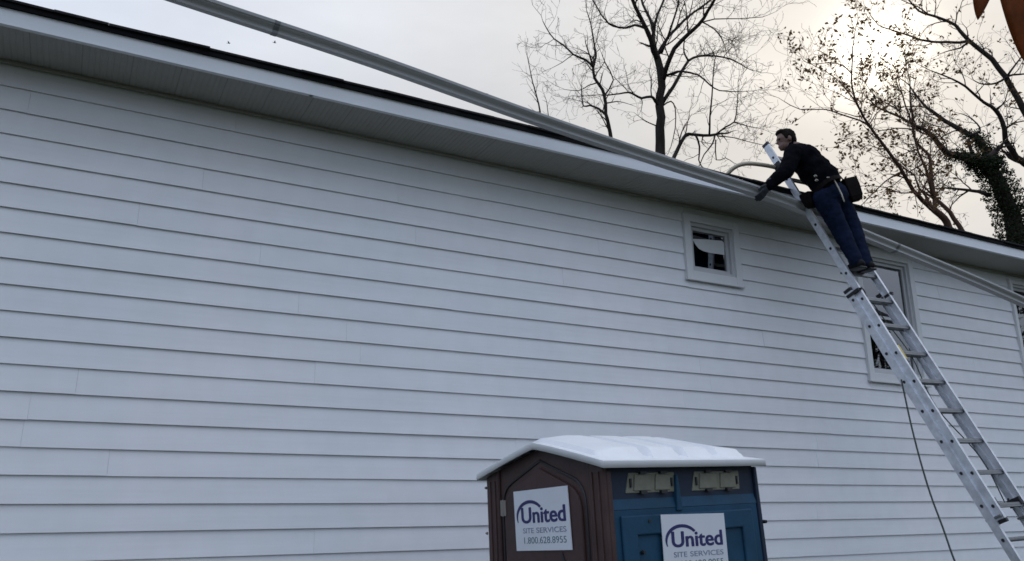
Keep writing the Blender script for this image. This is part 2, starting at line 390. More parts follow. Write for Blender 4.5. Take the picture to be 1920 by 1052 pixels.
# ------------------------------------------------------------------ gutter being carried
def gutter():
    ctr = [(413, 20, -1.0), (700, 115, -.95), (1000, 222, -.88), (1240, 303, -.80), (1418, 360, -.705), (1508, 393, -.672), (1601, 434, -.672), (1713, 480, -.70), (1817, 523, -.74), (1920, 568, -.79)]
    px = [tuple(atY(*c)) for c in ctr]
    ext = lambda a, b, k: tuple(q + (q - p) * k for p, q in zip(a, b))
    px = [ext(px[1], px[0], 1.9), ext(px[1], px[0], .95)] + px + [ext(px[-2], px[-1], 1.0), ext(px[-2], px[-1], 2.1)]
    pts = []
    for i in range(len(px) - 1):                       # Catmull-Rom
        p0, p1, p2, p3 = px[max(i - 1, 0)], px[i], px[i + 1], px[min(i + 2, len(px) - 1)]
        for s in range(6):
            t = s / 6; pts.append(V([.5 * (2 * b + (c - a) * t + (2 * a - 5 * b + 4 * c - d) * t * t + (-a + 3 * b - 3 * c + d) * t ** 3) for a, b, c, d in zip(p0, p1, p2, p3)]))
    pts.append(V(px[-1]))
    prof = [(0.05, .052), (.05, .046), (.053, -.04), (.049, -.044), (-.022, -.044), (-.030, -.044), (-.031, -.028), (-.028, -.026), (-.034, -.012), (-.050, .002), (-.062, .009), (-.066, .018), (-.074, .020), (-.075, .042), (-.069, .046), (-.060, .044), (-.059, .036)]
    n = len(prof); vs, fs = [], []
    root = thing('gutter', 'long grey metal rain gutter carried up slantwise toward the eave', 'gutter', (5.85, -.66, 4.9))
    for i, c in enumerate(pts):
        t = (pts[min(i + 1, len(pts) - 1)] - pts[max(i - 1, 0)]).normalized(); ny = V((0, 0, 1)).cross(t).normalized(); nz = t.cross(ny)
        roll = R(lerp(13, -2, smooth(c.x / 7.0)))
        for (py, pz) in prof:
            py, pz = py * .87, pz * .87; y2 = py * math.cos(roll) - pz * math.sin(roll); z2 = py * math.sin(roll) + pz * math.cos(roll)
            vs.append(c + ny * y2 + nz * z2)
    for i in range(len(pts) - 1):
        for k in range(n - 1): a = i * n + k; fs.append((a, a + n, a + n + 1, a + 1))
    o = MB().add(vs, fs).build('trough', 'gutter_metal', root)
    s = o.modifiers.new('sheet', 'SOLIDIFY'); s.thickness = .0016; s.offset = 0
    # end cap on the lower end
    MB().prism([vs[-n + k] for k in range(n - 2)], (.004, 0, 0), 1).build('end_cap', 'gutter_metal', root)
    for j in (14, 52):
        a_ = [vs[j * n + k] for k in range(n - 3)]; b_ = [vs[(j + 1) * n + k] for k in range(n - 3)]
        c_ = [p.lerp(q, .22) for p, q in zip(a_, b_)]; mm = MB().add(a_ + c_, [(k, k + 1, n - 3 + k + 1, n - 3 + k) for k in range(n - 4)]); sl = mm.build('seam_sleeve', 'aluminium_dark', root)
        so = sl.modifiers.new('s', 'SOLIDIFY'); so.thickness = .007; so.offset = 0
    # hidden hangers across the open top
    for j in range(6, len(pts) - 4, 4):
        b0, b1 = vs[j * n + 1], vs[j * n + 13]
        MB().bar(b0, b1, .022, .006, (0, 0, 1)).build('hanger', 'aluminium_dark', root)
gutter()

# ------------------------------------------------------------------ extension ladder
P0 = V((6.532, -.775, 4.652)); LU = V((.056, -.105, -.281)); LR = V((.9985, 0, .03)); LW = .44
LN = LU.cross(V((1, 0, 0))).normalized()
if LN.y > 0: LN = -LN
BS = V((-.033, .080, .0))
UN = LU.normalized()
def lad(i, lat, off): return P0 + LU * i + LR * lat + LN * off
def ladder():
    foot = P0 + BS + LU * 16.4
    t = thing('extension_ladder', 'silver aluminium extension ladder leaning against the eave', 'ladder', (foot.x + .2, foot.y, 0))
    def rail(name, i0, i1, lat, base, sgn):
        # C channel: web plus two flanges opening inwards
        o = BS if base else V(); x = LR * (lat + (.033 * 2 if base and lat > 0 else 0))
        p, q = P0 + o + LU * i0 + x, P0 + o + LU * i1 + x
        m = MB(); w = .078 if base else .074
        m.bar(p, q, .004, w, LN)
        m.bar(p + LR * (sgn * .014) + LN * (w / 2 - .002), q + LR * (sgn * .014) + LN * (w / 2 - .002), .024, .004, LN)
        m.bar(p + LR * (sgn * .014) - LN * (w / 2 - .002), q + LR * (sgn * .014) - LN * (w / 2 - .002), .024, .004, LN)
        r = m.build(name, 'aluminium', t)
        for e, s in ((p, -1), (q, 1)):
            MB().bar(e + LR * (sgn * .011) - UN * .012 * (1), e + LR * (sgn * .011) + UN * .022, .034, w + .008, LN).build('end_cap', 'black_plastic', r, bevel=.003)
        return r
    gi = (0.06 - (P0 + BS).z) / LU.z
    rl = {}
    for lat, sgn in ((0, 1), (LW, -1)):
        rl['f', lat] = rail('fly_rail', -3.62, 10.42, lat, False, sgn)
        rl['b', lat] = rail('base_rail', 2.62, gi, lat, True, sgn)
        f = P0 + BS + LU * gi + LR * (lat + (.066 if lat else 0))
        MB().bar(f + V((0, 0, -.09)) + V((0, .05, .03)), f + V((0, 0, -.09)) + V((0, -.06, .03)), .07, .018, (0, 0, 1)).bar(f + V((0, 0, -.07)), f + V((0, 0, .03)), .03, .05, LN).build('foot_pad', 'black_plastic', t)
    for i in range(-3, 11):
        p = P0 + LU * i
        m = MB(); m.tube([p, p + LR * LW], .019, 10); m.bar(p + LN * .010 + LR * .03, p + LN * .010 + LR * (LW - .03), .038, .014, LN); m.build('rung', 'aluminium_dark', t, smooth=False)
        for lat, s, key in ((0, -1, 'f'), (LW, 1, 'f')):
            q = p + LR * lat; MB().tube([q + LR * s * .001, q + LR * s * .006], [.0155, .013], 10).build('rung_plug', 'black_plastic', rl[key, lat])
    i = 3
    while i < gi - .4:
        p = P0 + BS + LU * i
        m = MB(); m.tube([p, p + LR * (LW + .066)], .019, 10); m.build('rung', 'aluminium_dark', t)
        for lat, s in ((0, -1), (LW, 1)):
            q = p + LR * (lat + (.066 if lat else 0)); MB().tube([q + LR * s * .001, q + LR * s * .006], [.0155, .013], 10).build('rung_plug', 'black_plastic', rl['b', lat])
        i += 1
    # guide brackets, rung locks, pulley rope
    for lat, s in ((0, -1), (LW, 1)):
        q = P0 + LU * 2.72 + LR * (lat + s * .02)
        MB().bar(q + LN * .045, q - LN * .11, .05, .03, UN).bar(q + LN * .045 - LR * s * .03, q + LN * .045 + LR * s * .004, .03, .012, UN).build('guide_bracket', 'black_plastic', t, bevel=.003)
        q = P0 + LU * 9.9 + LR * (lat - s * .045)
        MB().bar(q - LN * .09, q + LN * .03, .022, .07, UN).tube([q - LN * .06 - UN * .05, q - LN * .085 - UN * .02, q - LN * .09 + UN * .02], .009, 6).build('rung_lock', 'black_plastic', t, bevel=.003)
        q = P0 + LU * 10.3 + LR * (lat + s * .012)
        MB().bar(q + LN * .03, q - LN * .12, .03, .02, UN).build('guide_bracket', 'aluminium_dark', t, bevel=.003)
    q = P0 + LU * 2.55 + BS + LR * (LW * .55)
    MB().tube([q + LR * .03 * math.cos(a) + UN * .045 * math.sin(a) for a in [k * math.pi / 6 for k in range(13)]], .007, 6).bar(q + UN * .03, q + UN * .14, .03, .012, LN).build('pulley', 'black_plastic', t)
    rp = []
    for k in range(26):
        f = k / 25; rp.append(P0 + BS * .5 + LU * lerp(2.8, 10, f) + LR * (LW * .55 + .05 * math.sin(f * 9) + .08 * f) - LN * (.02 + .02 * math.sin(f * 14)))
    MB().tube(rp, .0055, 6).build('pull_rope', 'rope', t, smooth=True)
    q = P0 + LU * 5.05 + LR * .06 + LN * .02
    MB().bar(q - UN * .09, q + UN * .06, .035, .006, LN).build('warning_tag', 'yellow_tag', t)
    for i_, c_ in ((7.55, 'sign_white'),):
        q = P0 + LU * i_ - LR * .0035; MB().bar(q - UN * .06, q + UN * .06, .001, .05, LN).build('sticker', c_, rl['f', 0])
    # wall stand-off: a bent tube on each side reaching back on to the roof
    for s in (-1, 1):
        a = lad(-2.62, 0 if s < 0 else LW, -.03); b = a + V((s * .34, .06, .0))
        pts = [a + V((-s * .02, 0, 0)), a + V((s * .15, .02, .004)), b, b + V((s * .10, .06, -.02)), b + V((s * .155, .13, -.07)), b + V((s * .18, .20, -.14))]
        e = pts[-1]; pts.append(V((e.x + s * .015, e.y + .06, roof_z(e.y + .06) + .035)))
        sm = []
        for k in range(len(pts) - 1):
            p0, p1, p2, p3 = pts[max(k - 1, 0)], pts[k], pts[k + 1], pts[min(k + 2, len(pts) - 1)]
            for j in range(4):
                u_ = j / 4; sm.append(.5 * (2 * p1 + (p2 - p0) * u_ + (2 * p0 - 5 * p1 + 4 * p2 - p3) * u_ ** 2 + (-p0 + 3 * p1 - 3 * p2 + p3) * u_ ** 3))
        sm.append(pts[-1])
        arm = MB().tube(sm, .023, 10).build('stabilizer_arm', 'arm_tube', t, smooth=True)
        MB().tube([pts[-1] + V((0, 0, .02)), pts[-1] + V((0, 0, -.022))], [.026, .034], 10).build('rubber_tip', 'black_plastic', arm)
    a = lad(-2.25, -.01, -.035); b = atY(1431, 351, a.y + .03)
    m = MB().bar(a, b, .036, .006, FW)
    m.build('stabilizer_brace', 'aluminium', t)
    MB().bar(lad(-2.72, -.02, 0), lad(-2.45, -.02, 0), .02, .09, LN).build('stabilizer_clamp', 'black_plastic', t, bevel=.003)
    return t
ladder()
def cord():
    px = [(1690, 712, 0), (1696, 740, .06), (1708, 795, .2), (1724, 858, .38), (1744, 925, .58), (1768, 990, .8), (1794, 1062, 1.0)]
    pts = [atY(x, y, lerp(-1.36, -2.05, f)) for x, y, f in px]
    e = pts[-1]; pts += [e + V((.07, -.12, -.5)), V((e.x + .16, e.y - .28, .25)), V((e.x + .25, e.y - .45, .012)), V((e.x + .6, e.y - .7, .010)), V((e.x + 1.0, e.y - .6, .010))]
    sm = []
    for k in range(len(pts) - 1):
        p0, p1, p2, p3 = pts[max(k - 1, 0)], pts[k], pts[k + 1], pts[min(k + 2, len(pts) - 1)]
        for j in range(5):
            u_ = j / 5; sm.append(.5 * (2 * p1 + (p2 - p0) * u_ + (2 * p0 - 5 * p1 + 4 * p2 - p3) * u_ ** 2 + (-p0 + 3 * p1 - 3 * p2 + p3) * u_ ** 3))
    o = MB().tube(sm, .0075, 8).build('cord', 'rope', smooth=True)
    o['label'] = 'thin dark green cord hanging from the ladder to the ground'; o['category'] = 'cord'
cord()

# ------------------------------------------------------------------ portable toilet
def toilet():
    a, tl = .118, R(-2.3); corner = V((2.378, -2.792, 2.048)); W, D = 1.172, 1.273      # W along y (door side), D along x (blue side)
    k = V((FW.x, FW.y, 0)).normalized(); rot = Matrix.Rotation(tl, 3, k) @ Matrix.Rotation(a, 3, 'Z')
    H = 2.048; org = corner - rot @ V((0, 0, H))
    M = Matrix.Translation(org) @ rot.to_4x4()
    t = thing('portable_toilet', 'brown and blue portable toilet with white domed roof below the wall', 'toilet', world=False, matrix=M)
    inv = rot.transposed()
    def loc_x(x, y, lx): return inv @ (atP(x, y, org + rot @ V((lx, 0, 0)), rot @ V((1, 0, 0))) - org)
    def loc_y(x, y, ly): return inv @ (atP(x, y, org + rot @ V((0, ly, 0)), rot @ V((0, 1, 0))) - org)
    ZG = .02
    fx, sy = .055, .06                       # door-side plane and blue-side plane
    bx_, by_ = D - .035, W - .05
    apex = .15
    # tank base / skids and body core
    MB().box((.02, .03, 0), (D - .02, W - .03, .11)).build('base_skid', 'navy_plastic', t, bevel=.02)
    body = MB(); body.add([(fx + .02, sy + .02, .1), (bx_, sy + .02, .1), (bx_, by_, .1), (fx + .02, by_, .1), (fx + .02, sy + .02, H + .01), (bx_, sy + .02, H + .01), (bx_, by_, H + .01), (fx + .02, by_, H + .01), (fx + .02, W / 2, H + apex - .01), (bx_, W / 2, H + apex - .01)],
             [(0, 3, 2, 1), (0, 1, 5, 4), (1, 2, 6, 9, 5), (2, 3, 7, 6), (3, 0, 4, 8, 7), (4, 5, 9, 8), (8, 9, 6, 7)])
    body.build('cabin', 'navy_plastic', t)
    # door side (brown): frame posts, gable header, raised door leaf
    def yz(pts, x): return [(x, y, z) for y, z in pts]
    m = MB(); m.prism(yz([(sy, .1), (sy, H + .02), (sy + .13, H + .02 + apex * .2), (sy + .13, .1)], fx + .025), (-1, 0, 0), .03); m.build('corner_post', 'brown_plastic', t, bevel=.01)
    m = MB(); m.prism(yz([(by_ - .11, .1), (by_ - .11, H + .02 + apex * .16), (by_ + .02, H + .005), (by_ + .02, .1)], fx + .025), (-1, 0, 0), .03); m.build('corner_post', 'brown_plastic', t, bevel=.01)
    def arch(y0, y1, z0, zs, za, c=.16, n=6):     # closed outline of a gabled arch
        ym = (y0 + y1) / 2; pts = [(y0, z0)]
        def corner_(ya, za_, yb, zb, yc, zc):
            return [((1 - s) ** 2 * ya + 2 * s * (1 - s) * yb + s * s * yc, (1 - s) ** 2 * za_ + 2 * s * (1 - s) * zb + s * s * zc) for s in [j / n for j in range(n + 1)]]
        sl = (za - zs) / (ym - y0)
        pts += corner_(y0, zs - c * .75, y0, zs, y0 + c * .6, zs + sl * c * .6)
        pts += [(ym, za)]
        pts += corner_(y1 - c * .6, zs + sl * c * .6, y1, zs, y1, zs - c * .75)
        return pts + [(y1, z0)]
    y0, y1 = sy + .15, by_ - .13
    out = [(y0 - .015, .1), (y0 - .015, H + .02 + apex * .25), (W / 2, H + apex - .012), (y1 + .015, H + .02 + apex * .2), (y1 + .015, .1)]
    MB().prism(yz(out, fx + .03), (-1, 0, 0), .018).build('door_frame', 'brown_plastic', t)
    dz = H - .035
    ar = arch(y0 + .045, y1 - .03, .14, dz - .075, dz + .065)
    m = MB().prism(yz(ar, fx + .018), (-1, 0, 0), .022); door = m.build('door', 'brown_plastic', t, bevel=.008)
    # moulded outline round the leaf and a diagonal stiffening groove
    o2 = arch(y0 + .018, y1 - .003, .14, dz - .04, dz + .105)
    MB().tube(yz(o2, fx + .012), .009, 6).build('door_seal', 'black_plastic', t, smooth=True)
    m = MB().prism(yz([(y0 + .08, 1.30), (y0 + .10, 1.30), (y0 + .235, 1.62), (y0 + .22, 1.63)], fx - .003), (-1, 0, 0), .006)
    i3 = arch(y0 + .11, y1 - .11, .3, dz - .12, dz - .02)
    m.build('door_groove', 'black_plastic', door)
    for (x, y) in ((945, 953),):
        p = loc_x(x, y, fx); MB().box((fx - .010, p.y - .030, p.z - .045), (fx + .01, p.y - .004, p.z + .045)).box((fx - .008, p.y + .004, p.z - .045), (fx + .01, p.y + .028, p.z + .045)).tube([(fx - .008, p.y, p.z - .048), (fx - .008, p.y, p.z + .048)], .006, 8).build('hinge', 'hinge_metal', door, bevel=.002)
    for (x, y) in ((912, 915), (914, 1000)):
        p = loc_x(x, y, fx); MB().tube([(fx + .0, p.y, p.z), (fx - .010, p.y, p.z)], [.009, .006], 8).build('rivet', 'hinge_metal', t)
    # vertical flutes on the posts
    for yy in (sy + .04, sy + .09, by_ - .075, by_ - .025):
        MB().box((fx - .012, yy - .006, .15), (fx - .003, yy + .006, H - .02)).build('post_rib', 'brown_plastic', t, bevel=.003)
    # blue side: border frame, sloped shoulder, recessed panel
    s = MB(); x0, x1 = .10, bx_ - .01
    def xz(pts, y): return [(x, y, z) for x, z in pts]
    zt = H - .215
    m = MB(); m.prism(xz([(x0, .1), (x1 + .02, .1), (x1, zt), (x0, zt)], sy + .02), (0, -1, 0), .012); side = m.build('side_panel', 'blue_plastic', t, bevel=.006)
    m = MB()   # shoulder: slopes from the vent strip out to the panel
    m.add([(x0, sy + .006, zt), (x1, sy + .006, zt), (x1, sy + .03, zt + .09), (x0, sy + .03, zt + .09), (x0, sy + .05, zt), (x1, sy + .05, zt), (x1, sy + .05, zt + .09), (x0, sy + .05, zt + .09)], [(0, 1, 2, 3), (4, 7, 6, 5), (0, 4, 5, 1), (3, 2, 6, 7), (0, 3, 7, 4), (1, 5, 6, 2)])
    m.build('side_shoulder', 'blue_plastic', t)
    fr = .115
    m = MB(); zi = zt - .13; xa, xb = x0 + .15, x1 - .16
    m.prism(xz([(x0 + .045, .15), (xa, .15), (xa, zi), (xb, zi), (xb, .15), (x1 - .05, .15), (x1 - .065, zt - .03), (x0 + .045, zt - .03)], sy + .009), (0, -1, 0), .018)
    m.build('side_frame', 'blue_plastic', side, bevel=.008)
    m = MB().prism(xz([(.555, zt - .02), (.60, zt - .02), (.585, zt + .17), (.57, zt + .17)], sy + .03), (0, -1, 0), .035); m.build('side_rib', 'blue_plastic', t, bevel=.006)
    m = MB().prism(xz([(x0 - .03, .1), (x0 + .0, .1), (x0, H - .02), (x0 - .03, H - .02)], sy + .03), (0, -1, 0), .035); m.build('corner_trim', 'brown_plastic', t, bevel=.006)
    m = MB().prism(xz([(x1 + .0, .1), (x1 + .045, .1), (x1 + .03, H - .01), (x1 + .005, H - .01)], sy + .04), (0, -1, 0), .04); m.build('corner_trim', 'navy_plastic', t, bevel=.006)
    for (pxa, pxb) in (((1176, 913), (1267, 881)), ((1301, 913), (1388, 882))):
        a_ = loc_y(*pxa, sy); b_ = loc_y(*pxb, sy); xl, xr, zl, zh = a_.x, b_.x, min(a_.z, b_.z), max(a_.z, b_.z); zh = min(zh, H - .03); zl = zh - .105
        m = MB().prism(xz([(xl, zl), (xr - .006, zl), (xr, zh), (xl + .03, zh)], sy + .03), (0, -1, 0), .016); v = m.build('vent', 'vent_plastic', t, bevel=.004)
        xm = (xl + xr) / 2 + .01
        for c0, c1 in ((xl + .055, xm - .015), (xm + .015, xr - .045)):
            MB().prism(xz([(c0, zl + .012), (c1, zl + .012), (c1 + .006, zh - .012), (c0 + .012, zh - .012)], sy + .015), (0, -1, 0), .008).build('vent_louvre', 'vent_plastic', v, bevel=.003)
            MB().box(((c0 + c1) / 2 - .022, sy - .003, zl - .006), ((c0 + c1) / 2 + .022, sy + .014, zl + .010)).build('vent_clip', 'black_plastic', v)
            MB().box(((c0 + c1) / 2 - .018, sy - .003, zh - .008), ((c0 + c1) / 2 + .03, sy + .014, zh + .004)).build('vent_clip', 'black_plastic', v)
        for c in (xl + .035, xr - .03): MB().box((c - .005, sy + .005, zl + .03), (c + .006, sy + .0145, zh - .03)).build('vent_slot', 'black_plastic', v)
    for (x, y) in ((1218, 977), (1208, 1036), (1436, 978)):
        p = loc_y(x, y, sy - .01); MB().tube([(p.x, sy + .012, p.z), (p.x, sy - .014, p.z)], [.011, .009], 10).build('bolt', 'black_plastic', side)
    # signs
    def text(body, size, off, align='LEFT', xs=1.0):
        c = bpy.data.curves.new('t', 'FONT'); c.body = body; c.size = size; c.offset = off; c.extrude = .0004; c.align_x = align
        o = bpy.data.objects.new('t', c); COL.objects.link(o)
        dg = bpy.context.evaluated_depsgraph_get(); me = bpy.data.meshes.new_from_object(o.evaluated_get(dg)); bpy.data.objects.remove(o); bpy.data.curves.remove(c)
        w = [v.co.x for v in me.vertices]; lo, hi = min(w), max(w)
        return me, lo, hi
    def sign(o_, ex, ey, nr, w, h, label):
        F_ = Matrix((( ex.x, ey.x, nr.x, o_.x), (ex.y, ey.y, nr.y, o_.y), (ex.z, ey.z, nr.z, o_.z), (0, 0, 0, 1)))
        def put(vs): return [F_ @ V(v) for v in vs]
        m = MB().prism(put([(0, 0, 0), (w, 0, 0), (w, h, 0), (0, h, 0)]), nr, .004); s_ = m.build('sign', 'sign_white', t); s_['label'] = label
        def line(body, x, y, width, cap, off, m_, nm):
            me, lo, hi = text(body, 1.0, 0)
            ys = [v.co.y for v in me.vertices]; cy = max(ys); mm = MB(); fc = [tuple(p.vertices) for p in me.polygons]
            sh = [(0, 0)] if not off else [(off * math.cos(q * math.pi / 4), off * .6 * math.sin(q * math.pi / 4)) for q in range(8)]
            for q, (dx, dy) in enumerate(sh):
                mm.add([F_ @ V((x + (v.co.x + dx - lo) * width / (hi - lo), y + (v.co.y + dy) * cap / cy, .0045 + .00006 * q + v.co.z)) for v in me.vertices], fc)
            mm.build(nm, m_, s_); bpy.data.meshes.remove(me)
        line('United', .14 * w, .455 * h, .79 * w, .25 * h, .030, 'ink_blue', 'lettering')
        line('SITE', .15 * w, .285 * h, .20 * w, .085 * h, .006, 'ink_grey', 'lettering')
        line('SERVICES', .40 * w, .285 * h, .53 * w, .085 * h, .006, 'ink_grey', 'lettering')
        line('1.800.628.8955', .16 * w, .115 * h, .76 * w, .105 * h, 0, 'ink_teal', 'lettering')
        # swoosh: crescent from lower left over the top of the first letters
        vs, n = [], 22
        cx, cy, r0 = .30 * w, .545 * h, .245 * w
        for k_ in range(n + 1):
            f = k_ / n; an = lerp(R(198), R(38), f); th = .050 * w * math.sin(math.pi * min(1, f * .75 + .03)) ** .8 + .002
            ey_ = 1.05 * h / w * .98
            for r_ in (r0 - th * .4, r0 + th * .6): vs.append((cx + r_ * math.cos(an), cy + r_ * math.sin(an) * ey_, .0045))
        mm = MB().add(put(vs), [(2 * k_, 2 * k_ + 1, 2 * k_ + 3, 2 * k_ + 2) for k_ in range(n)]); ob = mm.build('emblem', 'ink_blue', s_)
        so = ob.modifiers.new('s', 'SOLIDIFY'); so.thickness = .0008
    xs_ = fx - .008
    bl, br, tl_ = loc_x(970, 1033, xs_), loc_x(1074, 1031, xs_), loc_x(965, 922, xs_)
    ex = (br - bl); w = ex.length; ex.normalize(); ey = tl_ - bl; ey -= ex * ey.dot(ex); h = ey.length; ey.normalize()
    sign(bl, ex, ey, V((-1, 0, 0)), w, h, 'white square sign on the brown door')
    ys_ = sy - .012
    tl_, tr_ = loc_y(1238, 965, ys_), loc_y(1356, 962, ys_)
    ex = tr_ - tl_; w = ex.length; ex.normalize(); ey = V((-ex.z, 0, ex.x)); ey = ey if ey.z > 0 else -ey
    h = tl_.z - loc_y(1243, 1080, ys_).z
    sign(tl_ - ey * h, ex, ey, V((0, -1, 0)), w, h, 'white square sign on the blue side')
    # roof: domed gable shell with raised cross panels and a skirt
    nx, ny = 150, 48; vs, fs = [], []
    def rz(x, y):
        g = apex * (1 - abs(2 * y / W - 1) ** 1.12)
        e = min(x / .16, (D - x) / .30, 1.0); e = math.sin(max(0, min(1, e)) * math.pi / 2)
        sd_ = smooth(min(y, W - y) / .10)
        pan = max(min((x - p0) / .016, (p1 - x) / .016) for p0, p1 in ((.05, .375), (.425, .645), (.695, .915), (.965, 1.19)))
        pan = max(0, min(1, pan, (min(y, W - y) - .075) / .05))
        z = g * .93 + .046 * pan * (.55 + .45 * smooth((x - .03) / .25))
        z -= .05 * (smooth((x - (D - .34)) / .34)) * (1 - abs(2 * y / W - 1))      # back end falls away
        return H + .028 + z
    for i in range(nx + 1):
        for j in range(ny + 1):
            x, y = D * i / nx, W * j / ny; vs.append((x, y, rz(x, y)))
    for i in range(nx):
        for j in range(ny): a_ = i * (ny + 1) + j; fs.append((a_, a_ + ny + 1, a_ + ny + 2, a_ + 1))
    # skirt
    ring = [(i, 0) for i in range(nx)] + [(nx, j) for j in range(ny)] + [(i, ny) for i in range(nx, 0, -1)] + [(0, j) for j in range(ny, 0, -1)]
    b0 = len(vs)
    for (i, j) in ring:
        x, y, z = vs[i * (ny + 1) + j]; vs.append((x, y, z - .036))
    n = len(ring)
    for q in range(n):
        a_, b_ = ring[q], ring[(q + 1) % n]; fs.append((a_[0] * (ny + 1) + a_[1], b0 + q, b0 + (q + 1) % n, b_[0] * (ny + 1) + b_[1]))
    o = MB().add(vs, fs).build('roof', 'roof_plastic', t, smooth=True); o.data.set_sharp_from_angle(angle=R(32))
    so = o.modifiers.new('s', 'SOLIDIFY'); so.thickness = .004; so.offset = -1
toilet()

# ------------------------------------------------------------------ person on the ladder
def ico(c, r, ax=None, n=2):
    """ellipsoid as verts/faces; r = (rx, ry, rz) along the columns of ax"""
    bm = bmesh.new(); bmesh.ops.create_icosphere(bm, subdivisions=n, radius=1)
    if not hasattr(r, '__len__'): r = (r, r, r)
    A = ax or Matrix.Identity(3)
    vs = [V(c) + A @ V((v.co.x * r[0], v.co.y * r[1], v.co.z * r[2])) for v in bm.verts]; fs = [tuple(v.index for v in f.verts) for f in bm.faces]; bm.free()
    return vs, fs
class Blob:
    """overlapping solids fused by a voxel remesh into one continuous skin"""
    def __init__(s): s.m = MB()
    def ball(s, c, r, ax=None): s.m.add(*ico(c, r, ax)); return s
    def limb(s, pts, rad, k=6):
        pts = [V(p) for p in pts]
        for i in range(len(pts) - 1):
            n = max(2, int((pts[i + 1] - pts[i]).length / (min(rad[i], rad[i + 1]) * .45)))
            for j in range(n + 1): f = j / n; s.m.add(*ico(pts[i].lerp(pts[i + 1], f), lerp(rad[i], rad[i + 1], f)))
        return s
    def build(s, name, m, parent, vox=.012, it=6, wrinkle=0.0, wscale=14):
        o = s.m.build(name, m, None)
        r = o.modifiers.new('r', 'REMESH'); r.mode = 'VOXEL'; r.voxel_size = vox; r.use_smooth_shade = True
        sm = o.modifiers.new('s', 'SMOOTH'); sm.factor = .5; sm.iterations = it
        dg = bpy.context.evaluated_depsgraph_get(); me = bpy.data.meshes.new_from_object(o.evaluated_get(dg)); old = o.data
        o.modifiers.clear(); o.data = me; bpy.data.meshes.remove(old); me.name = name
        if wrinkle:
            for v in me.vertices:
                d = noise.noise(v.co * wscale) + .6 * noise.noise(v.co * wscale * 2.1); v.co += v.normal * d * wrinkle
        if not me.materials: me.materials.append(MATS[m])
        me.polygons.foreach_set('use_smooth', [True] * len(me.polygons)); me.update(); adopt(o, parent); return o
def frame(z, x):
    z = V(z).normalized(); x = V(x); x = (x - z * x.dot(z)).normalized(); y = z.cross(x)
    return Matrix((x, y, z)).transposed()
